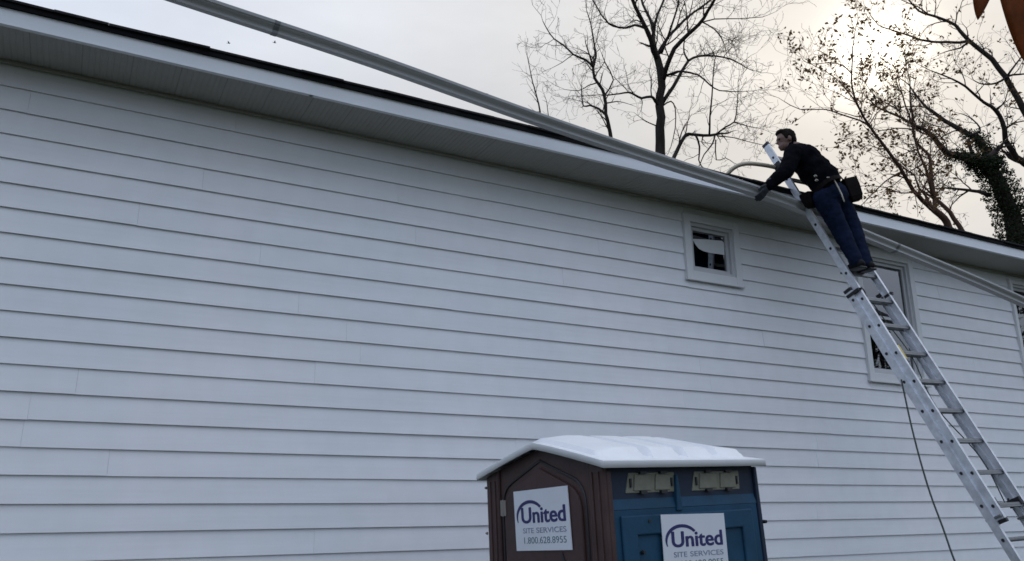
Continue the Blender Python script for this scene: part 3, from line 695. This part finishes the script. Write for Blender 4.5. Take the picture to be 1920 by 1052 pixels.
def person():
    def hp(x, y, o): return atP(x, y, P0 + LN * o, LN)
    root = thing('person', 'worker in dark jacket and blue jeans leaning on the ladder, reaching to the gutter', 'person', lad(2, LW * .5, .1))
    aL, aR = hp(1606, 496, .11), hp(1624, 500, .11); kL, kR = hp(1579, 438, .15), hp(1601, 434, .15); hL, hR = hp(1545, 374, .23), hp(1570, 368, .25)
    pel = (hL + hR) / 2 + V((0, 0, .05)); belly = hp(1541, 336, .27); chest = hp(1514, 305, .25); nb = hp(1492, 281, .24); hd = hp(1474, 263, .23)
    X = V((1, 0, 0)); spine = (nb - pel).normalized()
    A = frame(spine, X + V((0, .35, 0)))
    sL = nb + A @ V((-.175, .01, -.075)); sR = nb + A @ V((.175, .02, -.08))
    grip = atY(1426, 360, -.735); wr = atY(1441, 348, -.84); el = sL.lerp(wr, .52) + V((.0, -.07, -.045))
    rr = lad(-1.6, LW + .01, .05); elR = sR.lerp(rr, .55) + V((.10, -.05, -.03))
    hf = V((-.86, .48, .02)).normalized()                # face direction
    HA = frame(V((-.10, .04, 1)), hf)                    # head axes: x forward, z up
    # body: one continuous skin from crown to ankles
    b = Blob()
    b.ball(hd + HA @ V((0, 0, .02)), (.098, .077, .105), HA).ball(hd + HA @ V((.022, 0, -.055)), (.072, .058, .065), HA).ball(hd + HA @ V((.062, 0, -.095)), (.028, .03, .022), HA)
    b.ball(hd + HA @ V((.098, 0, -.018)), (.016, .011, .022), HA).ball(hd + HA @ V((.108, 0, -.030)), (.013, .013, .011), HA)     # nose
    b.ball(hd + HA @ V((.085, 0, .018)), (.018, .05, .012), HA)                                                                 # brow
    b.ball(hd + HA @ V((.088, 0, -.066)), (.014, .024, .007), HA).ball(hd + HA @ V((.086, 0, -.078)), (.013, .022, .007), HA)      # lips
    for s in (-1, 1): b.ball(hd + HA @ V((-.012, s * .078, -.012)), (.020, .010, .032), HA)                                      # ears
    b.limb([hd + HA @ V((-.02, 0, -.06)), nb + V((0, 0, -.02))], [.058, .066])
    b.limb([nb, chest, belly, pel], [.09, .13, .12, .12]); b.limb([sL, el, wr], [.05, .042, .03]); b.limb([sR, elR, rr], [.05, .042, .03])
    b.limb([hL, kL, aL], [.078, .055, .042]); b.limb([hR, kR, aR], [.078, .055, .042])
    b.build('body', 'skin', root, .009, 3)
    # hair
    h = Blob(); h.ball(hd + HA @ V((-.014, 0, .040)), (.098, .083, .095), HA).ball(hd + HA @ V((-.055, 0, -.005)), (.055, .074, .075), HA).ball(hd + HA @ V((.04, 0, .09)), (.058, .068, .038), HA)
    for s in (-1, 1): h.ball(hd + HA @ V((.012, s * .072, .022)), (.024, .012, .035), HA)
    h.build('hair', 'hair', root, .008, 2, .003, 60)
    for s in (-1, 1): MB().add(*ico(hd + HA @ V((.084, s * .032, .004)), (.010, .013, .007), HA)).build('eye', 'boot_leather', root, smooth=True)
    # jacket
    j = Blob()
    j.ball(chest + A @ V((0, 0, .03)), (.215, .165, .20), A).ball(chest.lerp(belly, .5), (.205, .175, .20), A).ball(belly + A @ V((0, -.01, .0)), (.20, .17, .20), A).ball(pel + A @ V((0, 0, .06)), (.192, .155, .13), A)
    j.ball(nb + A @ V((0, -.015, -.05)), (.15, .105, .09), A).limb([nb + A @ V((0, 0, -.02)), nb + A @ V((-.01, .015, .055))], [.085, .068])
    j.limb([sL + A @ V((.03, 0, 0)), sL, el, wr], [.105, .096, .080, .056]); j.limb([sR + A @ V((-.03, 0, 0)), sR, elR, rr], [.105, .096, .080, .056])
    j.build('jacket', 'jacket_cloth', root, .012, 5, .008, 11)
    # jeans
    j = Blob(); j.ball(pel + A @ V((0, -.01, -.04)), (.185, .152, .15), A)
    j.limb([hL + V((0, 0, .02)), kL, aL + V((0, 0, .03))], [.120, .090, .070]); j.limb([hR + V((0, 0, .02)), kR, aR + V((0, 0, .03))], [.120, .090, .070])
    j.ball(aL + V((0, -.01, .01)), (.066, .07, .05)).ball(aR + V((0, -.01, .01)), (.066, .07, .05))
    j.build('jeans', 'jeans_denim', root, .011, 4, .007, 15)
    # boots standing on the third visible rung
    for an in (aL, aR):
        rung = lad(2, 0, 0); zz = rung.z + .02; q = V((an.x, an.y, zz))
        f = V((.05, 1, .04)).normalized(); fa = frame((0, 0, 1), f)
        bt = Blob(); bt.limb([an + V((0, 0, .05)), V((an.x, an.y - .01, zz + .06))], [.064, .060]); bt.ball(q + fa @ V((-.045, 0, .045)), (.055, .044, .045), fa).ball(q + fa @ V((.05, 0, .042)), (.085, .046, .042), fa).ball(q + fa @ V((.13, 0, .038)), (.065, .048, .036), fa)
        bt.build('boot', 'boot_leather', root, .009, 3)
        MB().bar(q + fa @ V((-.09, 0, .006)), q + fa @ V((.18, 0, .006)), .085, .022, (0, 0, 1)).build('boot_sole', 'black_plastic', root, bevel=.008)
    # gloves: palm, four unequal bent fingers curled round the gutter, thumb on the side
    def glove(w, g, wrapdir, side, curl):
        d = (g - w).normalized(); gm = Blob(); G = frame(d, side)
        gm.limb([w - d * .05, w + d * .02], [.050, .040]); gm.ball(w + d * .055, (.046, .024, .055), G)
        for k_, (o_, L_) in enumerate(((-.033, .085), (-.011, .098), (.012, .092), (.033, .072))):
            r0 = w + d * .095 + G @ V((o_, 0, 0)); p1 = r0 + d * (L_ * .42) + wrapdir * (L_ * .12 * curl); p2 = p1 + d * (L_ * .22) + wrapdir * (L_ * .34 * curl); p3 = p2 + wrapdir * (L_ * .34 * curl) - d * (L_ * .06)
            gm.limb([r0, p1, p2, p3], [.0125, .0120, .0112, .0098])
        r0 = w + d * .035 + G @ V((-.040, 0, 0)); p1 = r0 + d * .035 + G @ V((-.022, 0, 0)) + wrapdir * .012; p2 = p1 + d * .028 + wrapdir * .022
        gm.limb([r0, p1, p2], [.016, .0135, .0115]); gm.build('glove', 'glove_cloth', root, .0055, 2)
    glove(wr, atY(1421, 378, -.80), V((0, .9, -.15)).normalized(), V((1, .2, 0)), 1.0)
    glove(rr, lad(-1.35, LW + .01, -.02), -LN, LR, 1.0)
    # tool belt (worn, a thing of its own)
    tb = thing('tool_belt', 'dark leather tool belt with pouches round the worker on the ladder', 'tool belt', pel)
    ring = [pel + A @ V((.212 * math.cos(a), .182 * math.sin(a), .055 + .012 * math.sin(a * 2))) for a in [k_ * 2 * math.pi / 28 for k_ in range(29)]]
    m = MB()
    for p, q in zip(ring[:-1], ring[1:]): m.bar(p, q, .006, .045, spine)
    m.build('belt', 'pouch_leather', tb)
    def pouch(c, ax, w, d, h):
        m = MB(); P = []
        for (zz, sw, sd_) in ((0, 1, 1.15), (-.35, 1.04, 1.1), (-.8, .95, .9), (-1, .75, .55)):
            P += [c + ax @ V((x * w / 2 * sw, y * d / 2 * sd_, zz * h)) for x, y in ((-1, -1), (1, -1), (1, 1), (-1, 1))]
        fs = [(3, 2, 1, 0), (12, 13, 14, 15)] + [(4 * i + k_, 4 * i + (k_ + 1) % 4, 4 * i + 4 + (k_ + 1) % 4, 4 * i + 4 + k_) for i in range(3) for k_ in range(4)]
        return m.add(P, fs).build('pouch', 'pouch_leather', tb, bevel=.012)
    DA = frame(V((-.25, .15, 1)), V((1, -.3, 0)))
    pouch(pel + A @ V((.13, -.19, .05)), DA, .16, .12, .25)
    pouch(hp(1512, 362, .14), frame(V((-.3, .1, 1)), V((1, .2, 0))), .15, .10, .17)
    for (x, y, o_) in ((1529, 330, .42), (1531, 338, .42)):
        p = hp(x, y, o_); MB().bar(p - A @ V((.022, 0, 0)), p + A @ V((.022, 0, 0)), .022, .016, spine).build('buckle', 'belt_web', tb, bevel=.003)
    st = [hp(*q, .41) for q in ((1551, 333), (1560, 333), (1566, 341))] + [hp(*q, .42) for q in ((1572, 352), (1578, 364), (1583, 378))]
    MB().tube(st, .0075, 6).build('hanging_strap', 'belt_web', tb, smooth=True)
person()

# ------------------------------------------------------------------ trees
class Tree:
    def __init__(s, name, label, depth, base_px, mats, seed, leaf=0.0, group='trees behind the house', leaf_mat='dry_leaf', leaf_size=.07, lv=4, spread=.95, dk=1.0):
        s.lv_ = lv; s.spread = spread; s.dk = dk
        s.rnd = random.Random(seed); s.D = depth; s.trunk, s.twigs = MB(), MB(); s.lv, s.lf = [], []; s.mats = mats; s.leaf = leaf; s.leaf_mat = leaf_mat; s.ls = leaf_size
        b = at(*base_px, depth); s.base = V((b.x, b.y, 0)); s.root = thing(name, label, 'tree', s.base, group=group); s.ppm = FPX / depth
    def path(s, px, r0, r1, dd=0.0, dens=1.0, twig=1.0, ground=False, d0=0.0, levels=None):
        levels = levels or s.lv_
        """main limb through photo points, bending dd metres nearer/farther at its end"""
        n = len(px); pts = []
        for i in range(n): f = i / max(1, n - 1); pts.append(at(px[i][0], px[i][1], s.D + d0 + dd * f))
        rad = [lerp(r0, r1, (i / max(1, n - 1)) ** .9) / s.ppm for i in range(n)]
        # subdivide with a slight wobble
        P, Rr = [], []
        for i in range(n - 1):
            p0, p1, p2, p3 = pts[max(i - 1, 0)], pts[i], pts[i + 1], pts[min(i + 2, n - 1)]
            k = max(2, int((p2 - p1).length / .25))
            for j in range(k):
                t = j / k; q = .5 * (2 * p1 + (p2 - p0) * t + (2 * p0 - 5 * p1 + 4 * p2 - p3) * t * t + (-p0 + 3 * p1 - 3 * p2 + p3) * t ** 3)
                r = lerp(rad[i], rad[i + 1], t); P.append(q + V([s.rnd.uniform(-1, 1) for _ in range(3)]) * r * .22); Rr.append(r)
        P.append(pts[-1]); Rr.append(rad[-1])
        if ground:
            q = P[0]; m = max(3, int(q.z / .8)); low = []; lr = []
            for k in range(m): f = k / m; low.append(V((s.base.x, s.base.y, -.05)).lerp(q, f) + V((s.rnd.uniform(-1, 1), s.rnd.uniform(-1, 1), 0)) * .03); lr.append(rad[0] * (1 + .35 * (1 - f) + .5 * max(0, .12 - f) / .12))
            s.trunk.tube(low + P, lr + Rr, 9)
        else: s.trunk.tube(P, Rr, 7)
        # side shoots
        L = 0
        for i in range(1, len(P)):
            d = (P[i] - P[i - 1]); L += d.length
            f = i / len(P)
            if s.rnd.random() < d.length * 3.8 * s.dk * dens * (.35 + f):
                s.shoot(P[i], s.side(d.normalized(), 35, 75), twig * s.rnd.uniform(.5, 1.3) * s.spread, min(Rr[i] * .5, .022), levels - 1)
        s.shoot(P[-1], (P[-1] - P[-2]).normalized(), twig * 1.0, Rr[-1] * .9, levels - 1)
        return P
    def side(s, d, a0, a1):
        o = d.orthogonal().normalized(); q = Matrix.Rotation(s.rnd.uniform(0, 2 * math.pi), 3, d) @ o
        a = R(s.rnd.uniform(a0, a1)); v = d * math.cos(a) + q * math.sin(a); v.z += .12; return v.normalized()
    def shoot(s, p, d, L, r, lev):
        if L < .08: return
        n = max(3, int(L / .16)); P, Rr = [p.copy()], [r]; d = d.copy(); st = L / n
        for i in range(n):
            d = (d + V([s.rnd.gauss(0, .17) for _ in range(3)]) + V((0, 0, .05))).normalized(); P.append(P[-1] + d * st); Rr.append(max(.0034, r * (1 - .8 * (i + 1) / n)))
        s.twigs.tube(P, Rr, 3 if r < .012 else 5, caps=False)
        if lev > 0:
            for i in range(1, n + 1):
                k = s.rnd.random()
                if k < .78: s.shoot(P[i], s.side((P[i] - P[i - 1]).normalized(), 28, 65), L * s.rnd.uniform(.3, .62), max(.0040, Rr[i] * .7), lev - 1)
        if s.leaf and lev <= 1:
            for i in range(max(1, n // 2), n + 1):
                if s.rnd.random() < s.leaf: s.cluster(P[i])
    def cluster(s, p, k=None, spread=.09):
        for _ in range(k or s.rnd.randint(1, 4)):
            s.leafquad(p + V([s.rnd.gauss(0, spread * .6) for _ in range(3)]), s.ls * s.rnd.uniform(.6, 1.25))
    def leafquad(s, c, w):
        a = V([s.rnd.gauss(0, 1) for _ in range(3)]).normalized(); b = a.orthogonal().normalized(); b = Matrix.Rotation(s.rnd.uniform(0, 6.3), 3, a) @ b; n = a.cross(b)
        o = len(s.lv); s.lv += [c - a * w * .55, c + b * w * .3 + n * w * .12, c + a * w * .6, c - b * w * .3 + n * w * .12]; s.lf += [(o, o + 1, o + 2), (o, o + 2, o + 3)]
    def done(s):
        s.trunk.build('trunk', s.mats[0], s.root, smooth=True)
        c = s.twigs.build('crown', s.mats[1], s.root, smooth=True)
        if s.lv:
            o = MB().add(s.lv, s.lf).build('leaves', s.leaf_mat, c); o['kind'] = 'stuff'

def trees():
    T = Tree('bare_tree', 'tall bare tree with forking dark trunk, centre of the sky', 22, (1238, 284), ('bark', 'twig'), 11)
    T.path([(1238, 284), (1238, 240), (1238, 198), (1241, 146), (1233, 112), (1229, 98)], 9.5, 6.0, 0, .25, .8, ground=True)
    T.path([(1232, 110), (1225, 94), (1215, 61), (1198, 28), (1183, -8), (1165, -60), (1150, -120)], 5.5, 2.0, -1.2, .8, 1.2)
    T.path([(1231, 105), (1226, 75), (1224, 49), (1212, 22), (1200, -10), (1190, -80)], 4.2, 1.6, 1.2, .8, 1.2)
    T.path([(1226, 52), (1234, 25), (1250, -15), (1262, -70)], 2.8, 1.4, .8, .8, 1.2)
    T.path([(1234, 100), (1248, 76), (1264, 58), (1292, 30), (1326, 5), (1372, -40)], 3.8, 1.5, 1.8, .9, 1.2)
    T.path([(1240, 100), (1252, 70), (1262, 40), (1272, 5), (1280, -50)], 2.5, 1.2, -.8, .9, 1.1)
    T.path([(1243, 150), (1249, 131), (1264, 91), (1290, 64), (1310, 46), (1328, 20), (1342, -6), (1360, -70)], 5.0, 2.2, -1.8, .8, 1.2)
    T.path([(1241, 196), (1262, 162), (1279, 134), (1291, 114), (1310, 105), (1340, 105), (1372, 112), (1401, 128)], 4.0, 1.0, 1.4, 1.0, 1.1)
    T.path([(1246, 144), (1262, 137), (1279, 134), (1310, 141), (1330, 158), (1349, 170), (1386, 172)], 2.6, .8, -1.5, 1.0, 1.0)
    T.path([(1237, 200), (1229, 190), (1221, 181), (1203, 184), (1190, 178), (1179, 173), (1160, 176), (1142, 178)], 3.4, 1.1, -1.0, 1.0, 1.0)
    T.path([(1208, 52), (1190, 47), (1173, 52), (1149, 49), (1136, 38), (1127, 27), (1109, -4), (1090, -30)], 2.6, 1.0, .9, 1.0, 1.1)
    T.path([(1291, 114), (1284, 102), (1282, 91), (1285, 70), (1300, 45)], 2.0, .8, .6, 1.0, .9)
    T.path([(1312, 44), (1340, 36), (1386, 35), (1430, 32)], 1.4, .6, -.8, 1.2, .9)
    T.path([(1318, 42), (1340, 55), (1356, 78), (1362, 100)], 1.4, .6, .8, 1.2, .9)
    T.path([(1243, 198), (1258, 190), (1266, 204), (1266, 240), (1258, 275)], 1.6, .7, .4, .6, .6)
    T.done()
    T = Tree('bare_tree', 'slim bare tree left of the tall forking tree', 23, (1145, 254), ('bark', 'twig'), 12)
    T.path([(1146, 262), (1141, 232), (1136, 213), (1133, 176), (1125, 160), (1115, 146), (1112, 125)], 3.8, 2.5, 0, .9, .9, ground=True)
    T.path([(1112, 126), (1116, 112), (1117, 100), (1112, 70), (1108, 45), (1100, 20)], 2.8, .8, .8, 1.6, 1.0)
    T.path([(1112, 126), (1098, 112), (1075, 102), (1056, 84), (1039, 73), (1026, 55), (1018, 40)], 2.4, .7, -.9, 1.6, .9)
    T.path([(1135, 215), (1122, 204), (1106, 198), (1094, 199), (1091, 180), (1090, 164)], 2.6, .8, .8, 1.4, .9)
    T.path([(1133, 180), (1150, 150), (1135, 118), (1128, 100)], 1.6, .6, -.7, 1.4, .9)
    T.path([(1120, 155), (1104, 160), (1085, 170), (1060, 168)], 1.4, .5, .6, 1.5, .9)
    T.done()
    T = Tree('bare_sapling', 'thin bare sapling furthest left above the gutter', 27, (1013, 214), ('twig', 'twig'), 13)
    T.path([(1014, 222), (1010, 195), (1005, 176), (999, 155), (995, 137), (990, 112)], 1.8, .7, .3, 1.1, .7, ground=True, levels=2)
    T.path([(1034, 236), (1028, 215), (1025, 190)], 1.1, .6, .3, 1.0, .5, levels=2)
    T.done()
    T = Tree('bare_tree', 'low crooked bare tree between the tall tree and the worker', 20.5, (1262, 300), ('bark', 'twig'), 14)
    T.path([(1258, 306), (1264, 293), (1273, 276), (1282, 258), (1291, 251), (1318, 254), (1343, 252)], 4.2, 2.6, .5, .8, .8, ground=True)
    T.path([(1343, 252), (1360, 238), (1377, 228), (1382, 200), (1384, 165)], 2.0, .8, .7, 1.4, .9)
    T.path([(1330, 252), (1331, 220), (1335, 180), (1337, 146), (1341, 108)], 2.0, .8, -.6, 1.0, .8)
    T.path([(1340, 255), (1336, 270), (1320, 290), (1312, 310)], 1.8, .8, -.3, 1.2, .7)
    T.path([(1305, 254), (1312, 275), (1310, 300), (1316, 312)], 2.2, .9, .3, 1.0, .7)
    T.path([(1346, 255), (1375, 258), (1405, 266), (1432, 272)], 1.2, .5, .5, 1.2, .8)
    T.path([(1378, 230), (1400, 236), (1430, 242)], 1.1, .5, .5, 1.4, .8)
    T.path([(1342, 262), (1343, 300), (1360, 296), (1375, 305)], 1.3, .6, .5, 1.0, .7)
    T.done()
    T = Tree('leafy_tree', 'many stemmed tree with sparse dry leaves below the sun', 20.5, (1775, 417), ('bark_red', 'twig_red'), 15, leaf=.12, leaf_size=.10, lv=4, spread=1.0, dk=1.35)
    T.path([(1786, 436), (1775, 417), (1762, 402), (1750, 392)], 7.0, 6.0, 0, .2, .6, ground=True)
    T.path([(1747, 392), (1730, 375), (1713, 358), (1700, 335), (1686, 311), (1662, 278), (1639, 249), (1620, 220), (1607, 195), (1598, 165), (1597, 137), (1599, 87)], 4.6, 1.0, -1.6, 1.1, 1.0)
    T.path([(1752, 390), (1752, 373), (1747, 338), (1745, 310), (1740, 289), (1718, 269), (1712, 245), (1708, 225), (1698, 200), (1690, 170)], 4.2, 1.2, 1.2, 1.2, 1.0)
    T.path([(1750, 370), (1742, 340), (1735, 315), (1722, 285), (1712, 240), (1708, 190), (1706, 150)], 3.0, 1.0, -.6, 1.1, 1.0)
    T.path([(1822, 462), (1798, 424), (1780, 398), (1764, 382), (1755, 372)], 5.0, 3.4, .3, .2, .6)
    T.path([(1750, 372), (1735, 362), (1722, 352), (1715, 330), (1700, 318), (1688, 310)], 2.4, 1.0, .5, .9, .8)
    T.path([(1642, 252), (1625, 232), (1600, 222), (1570, 212), (1545, 205), (1500, 205), (1470, 190)], 2.0, .6, -.8, 1.7, .85)
    T.path([(1607, 195), (1590, 172), (1570, 150), (1550, 135), (1520, 120)], 1.5, .5, .6, 1.7, .8)
    T.path([(1598, 140), (1580, 122), (1550, 118), (1520, 120), (1505, 112)], 1.2, .5, -.5, 1.5, .7)
    T.path([(1690, 210), (1665, 195), (1640, 180), (1625, 160)], 1.5, .5, .6, 1.8, .9)
    T.path([(1712, 243), (1680, 240), (1650, 245), (1620, 232)], 1.4, .6, .8, 1.6, .9)
    T.path([(1690, 322), (1660, 340), (1630, 370), (1615, 385)], 1.6, .6, -.6, 1.5, .8)
    T.path([(1735, 305), (1705, 322), (1690, 335), (1660, 360)], 1.4, .6, .6, 1.4, .8)
    T.path([(1712, 360), (1690, 362), (1660, 352), (1630, 348), (1605, 350)], 1.4, .5, .7, 1.6, .8)
    T.path([(1690, 175), (1680, 150), (1690, 130), (1705, 115)], 1.2, .5, .7, 1.8, .9)
    T.done()
    T = Tree('ivy_tree', 'large leaning tree with thick ivy covered trunk at right edge', 22.5, (1906, 447), ('bark', 'twig'), 16, leaf=.06, leaf_size=.085, lv=4, dk=1.1)
    M1 = T.path([(1912, 470), (1906, 447), (1893, 398), (1874, 348), (1852, 314), (1846, 304)], 17, 11, 0, .15, .7, ground=True)
    M2 = T.path([(1850, 310), (1830, 300), (1812, 296), (1790, 292), (1775, 286), (1762, 272), (1750, 257), (1735, 244), (1718, 237), (1688, 220), (1646, 202)], 9, 1.3, -1.6, .8, 1.0)
    M3 = T.path([(1862, 326), (1861, 299), (1848, 280), (1836, 264), (1819, 252), (1787, 235), (1760, 218), (1738, 202), (1722, 185), (1705, 160)], 9, 1.3, 1.4, .8, 1.0)
    T.path([(1854, 366), (1835, 360), (1812, 356), (1785, 353), (1762, 353)], 4, 1.4, -.8, .9, .9)
    T.path([(1815, 358), (1800, 368), (1785, 384)], 2, .8, .4, .9, .7)
    T.path([(1816, 262), (1818, 275), (1824, 290)], 4, 3, 0, .3, .5)
    T.path([(1820, 252), (1838, 246), (1832, 232), (1815, 218), (1800, 213)], 2.2, .7, .6, 1.0, .9)
    for P, a, b, w in ((M1, 0, len(M1), .46), (M2, 0, len(M2) * 2 // 5, .27), (M3, 0, len(M3) // 2, .22)):
        for p in P[a:int(b)]:
            for _ in range(700 if w > .3 else 190):
                th = T.rnd.uniform(0, 6.3); rr = w * math.sqrt(T.rnd.random()) * 1.15
                T.leafquad(p + RT * rr * math.cos(th) + FW * rr * math.sin(th) + UP * T.rnd.uniform(-.16, .16), T.rnd.uniform(.045, .085))
    # ivy goes to a part of its own
    q = M1[0]; ivy_v, ivy_f = [], []
    for _ in range(5000):
        f = T.rnd.random(); c = V((T.base.x, T.base.y, 0)).lerp(q, f); th = T.rnd.uniform(0, 6.3); rr = .62 * math.sqrt(T.rnd.random()) 
        T.leafquad(c + V((math.cos(th) * rr, math.sin(th) * rr, 0)), T.rnd.uniform(.06, .11))
    T.leaf_mat = 'ivy_leaf'; T.done()
    T = Tree('leafy_tree', 'dark tree reaching in from the right edge, upper corner', 24, (1990, 440), ('bark', 'twig'), 17, leaf=.075, leaf_size=.10, lv=4, dk=1.0)
    T.path([(1990, 440), (1975, 360), (1950, 320), (1925, 304)], 9, 7.5, 0, .3, .8, ground=True)
    T.path([(1930, 312), (1920, 306), (1906, 294), (1886, 264), (1883, 242), (1873, 215), (1859, 200), (1845, 192), (1810, 162), (1785, 148), (1752, 135)], 7, 1.0, -1.2, .9, .95)
    T.path([(1945, 320), (1940, 260), (1920, 205), (1900, 170), (1885, 145), (1860, 112), (1838, 94), (1815, 75), (1800, 58), (1790, 47), (1765, 35), (1740, 27), (1722, 20), (1700, -5)], 7.0, 1.4, .8, .8, .9)
    T.path([(1815, 76), (1800, 80), (1777, 79), (1750, 79), (1727, 75), (1708, 68), (1690, 62), (1665, 54), (1647, 47), (1630, 25)], 3, .7, -.7, .9, .7)
    T.path([(1815, 80), (1800, 90), (1780, 95), (1765, 100)], 2.2, .6, .5, .9, .6)
    T.path([(1884, 147), (1868, 156), (1850, 158), (1836, 156), (1825, 150)], 2.4, .8, .5, 1.0, .7)
    T.path([(1886, 146), (1900, 140), (1925, 138), (1950, 120)], 2.6, .9, .5, .9, .8)
    T.path([(1890, 140), (1905, 120), (1920, 100), (1940, 70)], 2.2, .8, .6, 1.1, .8)
    T.path([(1870, 206), (1885, 188), (1890, 165)], 1.4, .6, .3, 1.0, .6)
    T.path([(1885, 242), (1905, 230), (1935, 225)], 1.8, .8, .4, .9, .7)
    T.path([(1740, 27), (1720, 12), (1690, 0), (1670, -30)], 1.4, .5, .4, 1.3, .7)
    T.done()
trees()

def mirrored_trees():
    for k, (x, y, h, r, lb) in enumerate(((25.0, -7.9, 12.5, 3.4, 'dense dark evergreen mirrored in the right edge window'), (26.0, -13.2, 8.6, 2.9, 'dense dark evergreen mirrored in the tall window behind the ladder'))):
        rn = random.Random(40 + k); t = thing('evergreen_tree', lb, 'tree', (x, y, 0), group='evergreens mirrored in the windows')
        MB().tube([(x, y, -.05), (x + .05, y, h * .5), (x, y + .04, h * .97)], [.22, .13, .02], 8).build('trunk', 'bark', t, smooth=True)
        vs, fs = [], []
        for _ in range(7000):
            f = rn.random() ** 1.4; z = .5 + f * (h - .5); rr = r * (1 - f) ** .8 * (.55 + .45 * math.sin(f * 42 + rn.uniform(-.6, .6)) ** 2) * rn.uniform(.5, 1.05); a = rn.uniform(0, 6.3)
            c = V((x + rr * math.cos(a), y + rr * math.sin(a), z)); o = V((math.cos(a), math.sin(a), -.25)) * rn.uniform(.12, .26); q = V([rn.gauss(0, 1) for _ in range(3)]).normalized() * .09
            n = len(vs); vs += [c - q, c + o, c + q]; fs.append((n, n + 1, n + 2))
        MB().add(vs, fs).build('crown', 'ivy_leaf', t)
mirrored_trees()

# ------------------------------------------------------------------ rust coloured leaves on a twig close to the camera
def near_leaves():
    D = 1.55
    t = thing('leaf_twig', 'rust brown leaves hanging from a twig at the top right corner', 'twig', at(1890, -110, D))
    top = [at(1770, -170, D + .05), at(1830, -128, D + .02), at(1890, -112, D), at(1970, -120, D - .02), at(2080, -160, D + .02)]
    MB().tube(top, [.0014, .0016, .0019, .0022, .0026], 7).build('stem', 'bark_red', t, smooth=True)
    def leaf(base, tip, width, nrm, curl):
        base, tip = V(base), V(tip); ax = tip - base; L = ax.length; ax.normalize(); sd_ = ax.cross(nrm).normalized(); n = sd_.cross(ax)
        vs, fs = [], []; K, J = 14, 6
        for i in range(K + 1):
            f = i / K; w = width * (math.sin(math.pi * f ** .8) ** .75) * (1 - .12 * f) if 0 < f < 1 else .0005
            w = max(w, .0006)
            for j in range(-J // 2, J // 2 + 1):
                s = j / (J / 2); vs.append(base + ax * (L * f) + sd_ * (w / 2 * s) + n * (curl * L * math.sin(math.pi * f) + .10 * w * abs(s) + .0018 * math.sin(9 * f + 3 * s)))
        m = J + 1
        for i in range(K):
            for j in range(J): a = i * m + j; fs.append((a, a + 1, a + m + 1, a + m))
        o = MB().add(vs, fs).build('leaf', 'rust_leaf', t, smooth=True)
        s = o.modifiers.new('s', 'SOLIDIFY'); s.thickness = .0005
        MB().tube([base - ax * .012, base, base + ax * L * .5, tip - ax * L * .05], [.0009, .0009, .0007, .0003], 5).build('midrib', 'bark_red', o)
    leaf(at(1836, -80, D), at(1834, 37, D - .01), 46 * D / FPX, -FW, .06)
    leaf(at(1900, -130, D), at(1930, 126, D + .01), 118 * D / FPX, -FW, .04)
    leaf(at(1960, -90, D), at(2030, 60, D + .03), 90 * D / FPX, (-FW - .3 * RT), .05)
    leaf(at(1900, -100, D), at(1893, -14, D - .02), 30 * D / FPX, -FW, .08)
near_leaves()

# ------------------------------------------------------------------ two far birds
def birds():
    for (x, y, w, lb) in ((429, 81, .0, 'tiny dark bird in the pale sky, left one of two'), (515, 80, .5, 'tiny dark bird in the pale sky, right one nearer the gutter')):
        p = at(x, y, 60); t = thing('bird', lb, 'bird', p, group='birds in flight')
        f = (RT * math.cos(w) + FW * math.sin(w)).normalized(); A = frame(V((0, 0, 1)), f)
        MB().add(*ico(p, (.10, .032, .034), A)).add(*ico(p + A @ V((.10, 0, .012)), (.03, .022, .022), A, 1)).add([p + A @ V((-.08, -.015, 0)), p + A @ V((-.08, .015, 0)), p + A @ V((-.17, .03, .004)), p + A @ V((-.17, -.03, .004))], [(0, 1, 2, 3)]).build('body', 'bird_feather', t, smooth=True)
        for s in (-1, 1):
            MB().prism([p + A @ V(q) for q in ((.05, s * .02, .02), (.03, s * .12, .07), (-.02, s * .21, .05), (-.05, s * .10, .05), (-.05, s * .02, .015))], A @ V((0, 0, 1)), .006).build('wing', 'bird_feather', t)
birds()
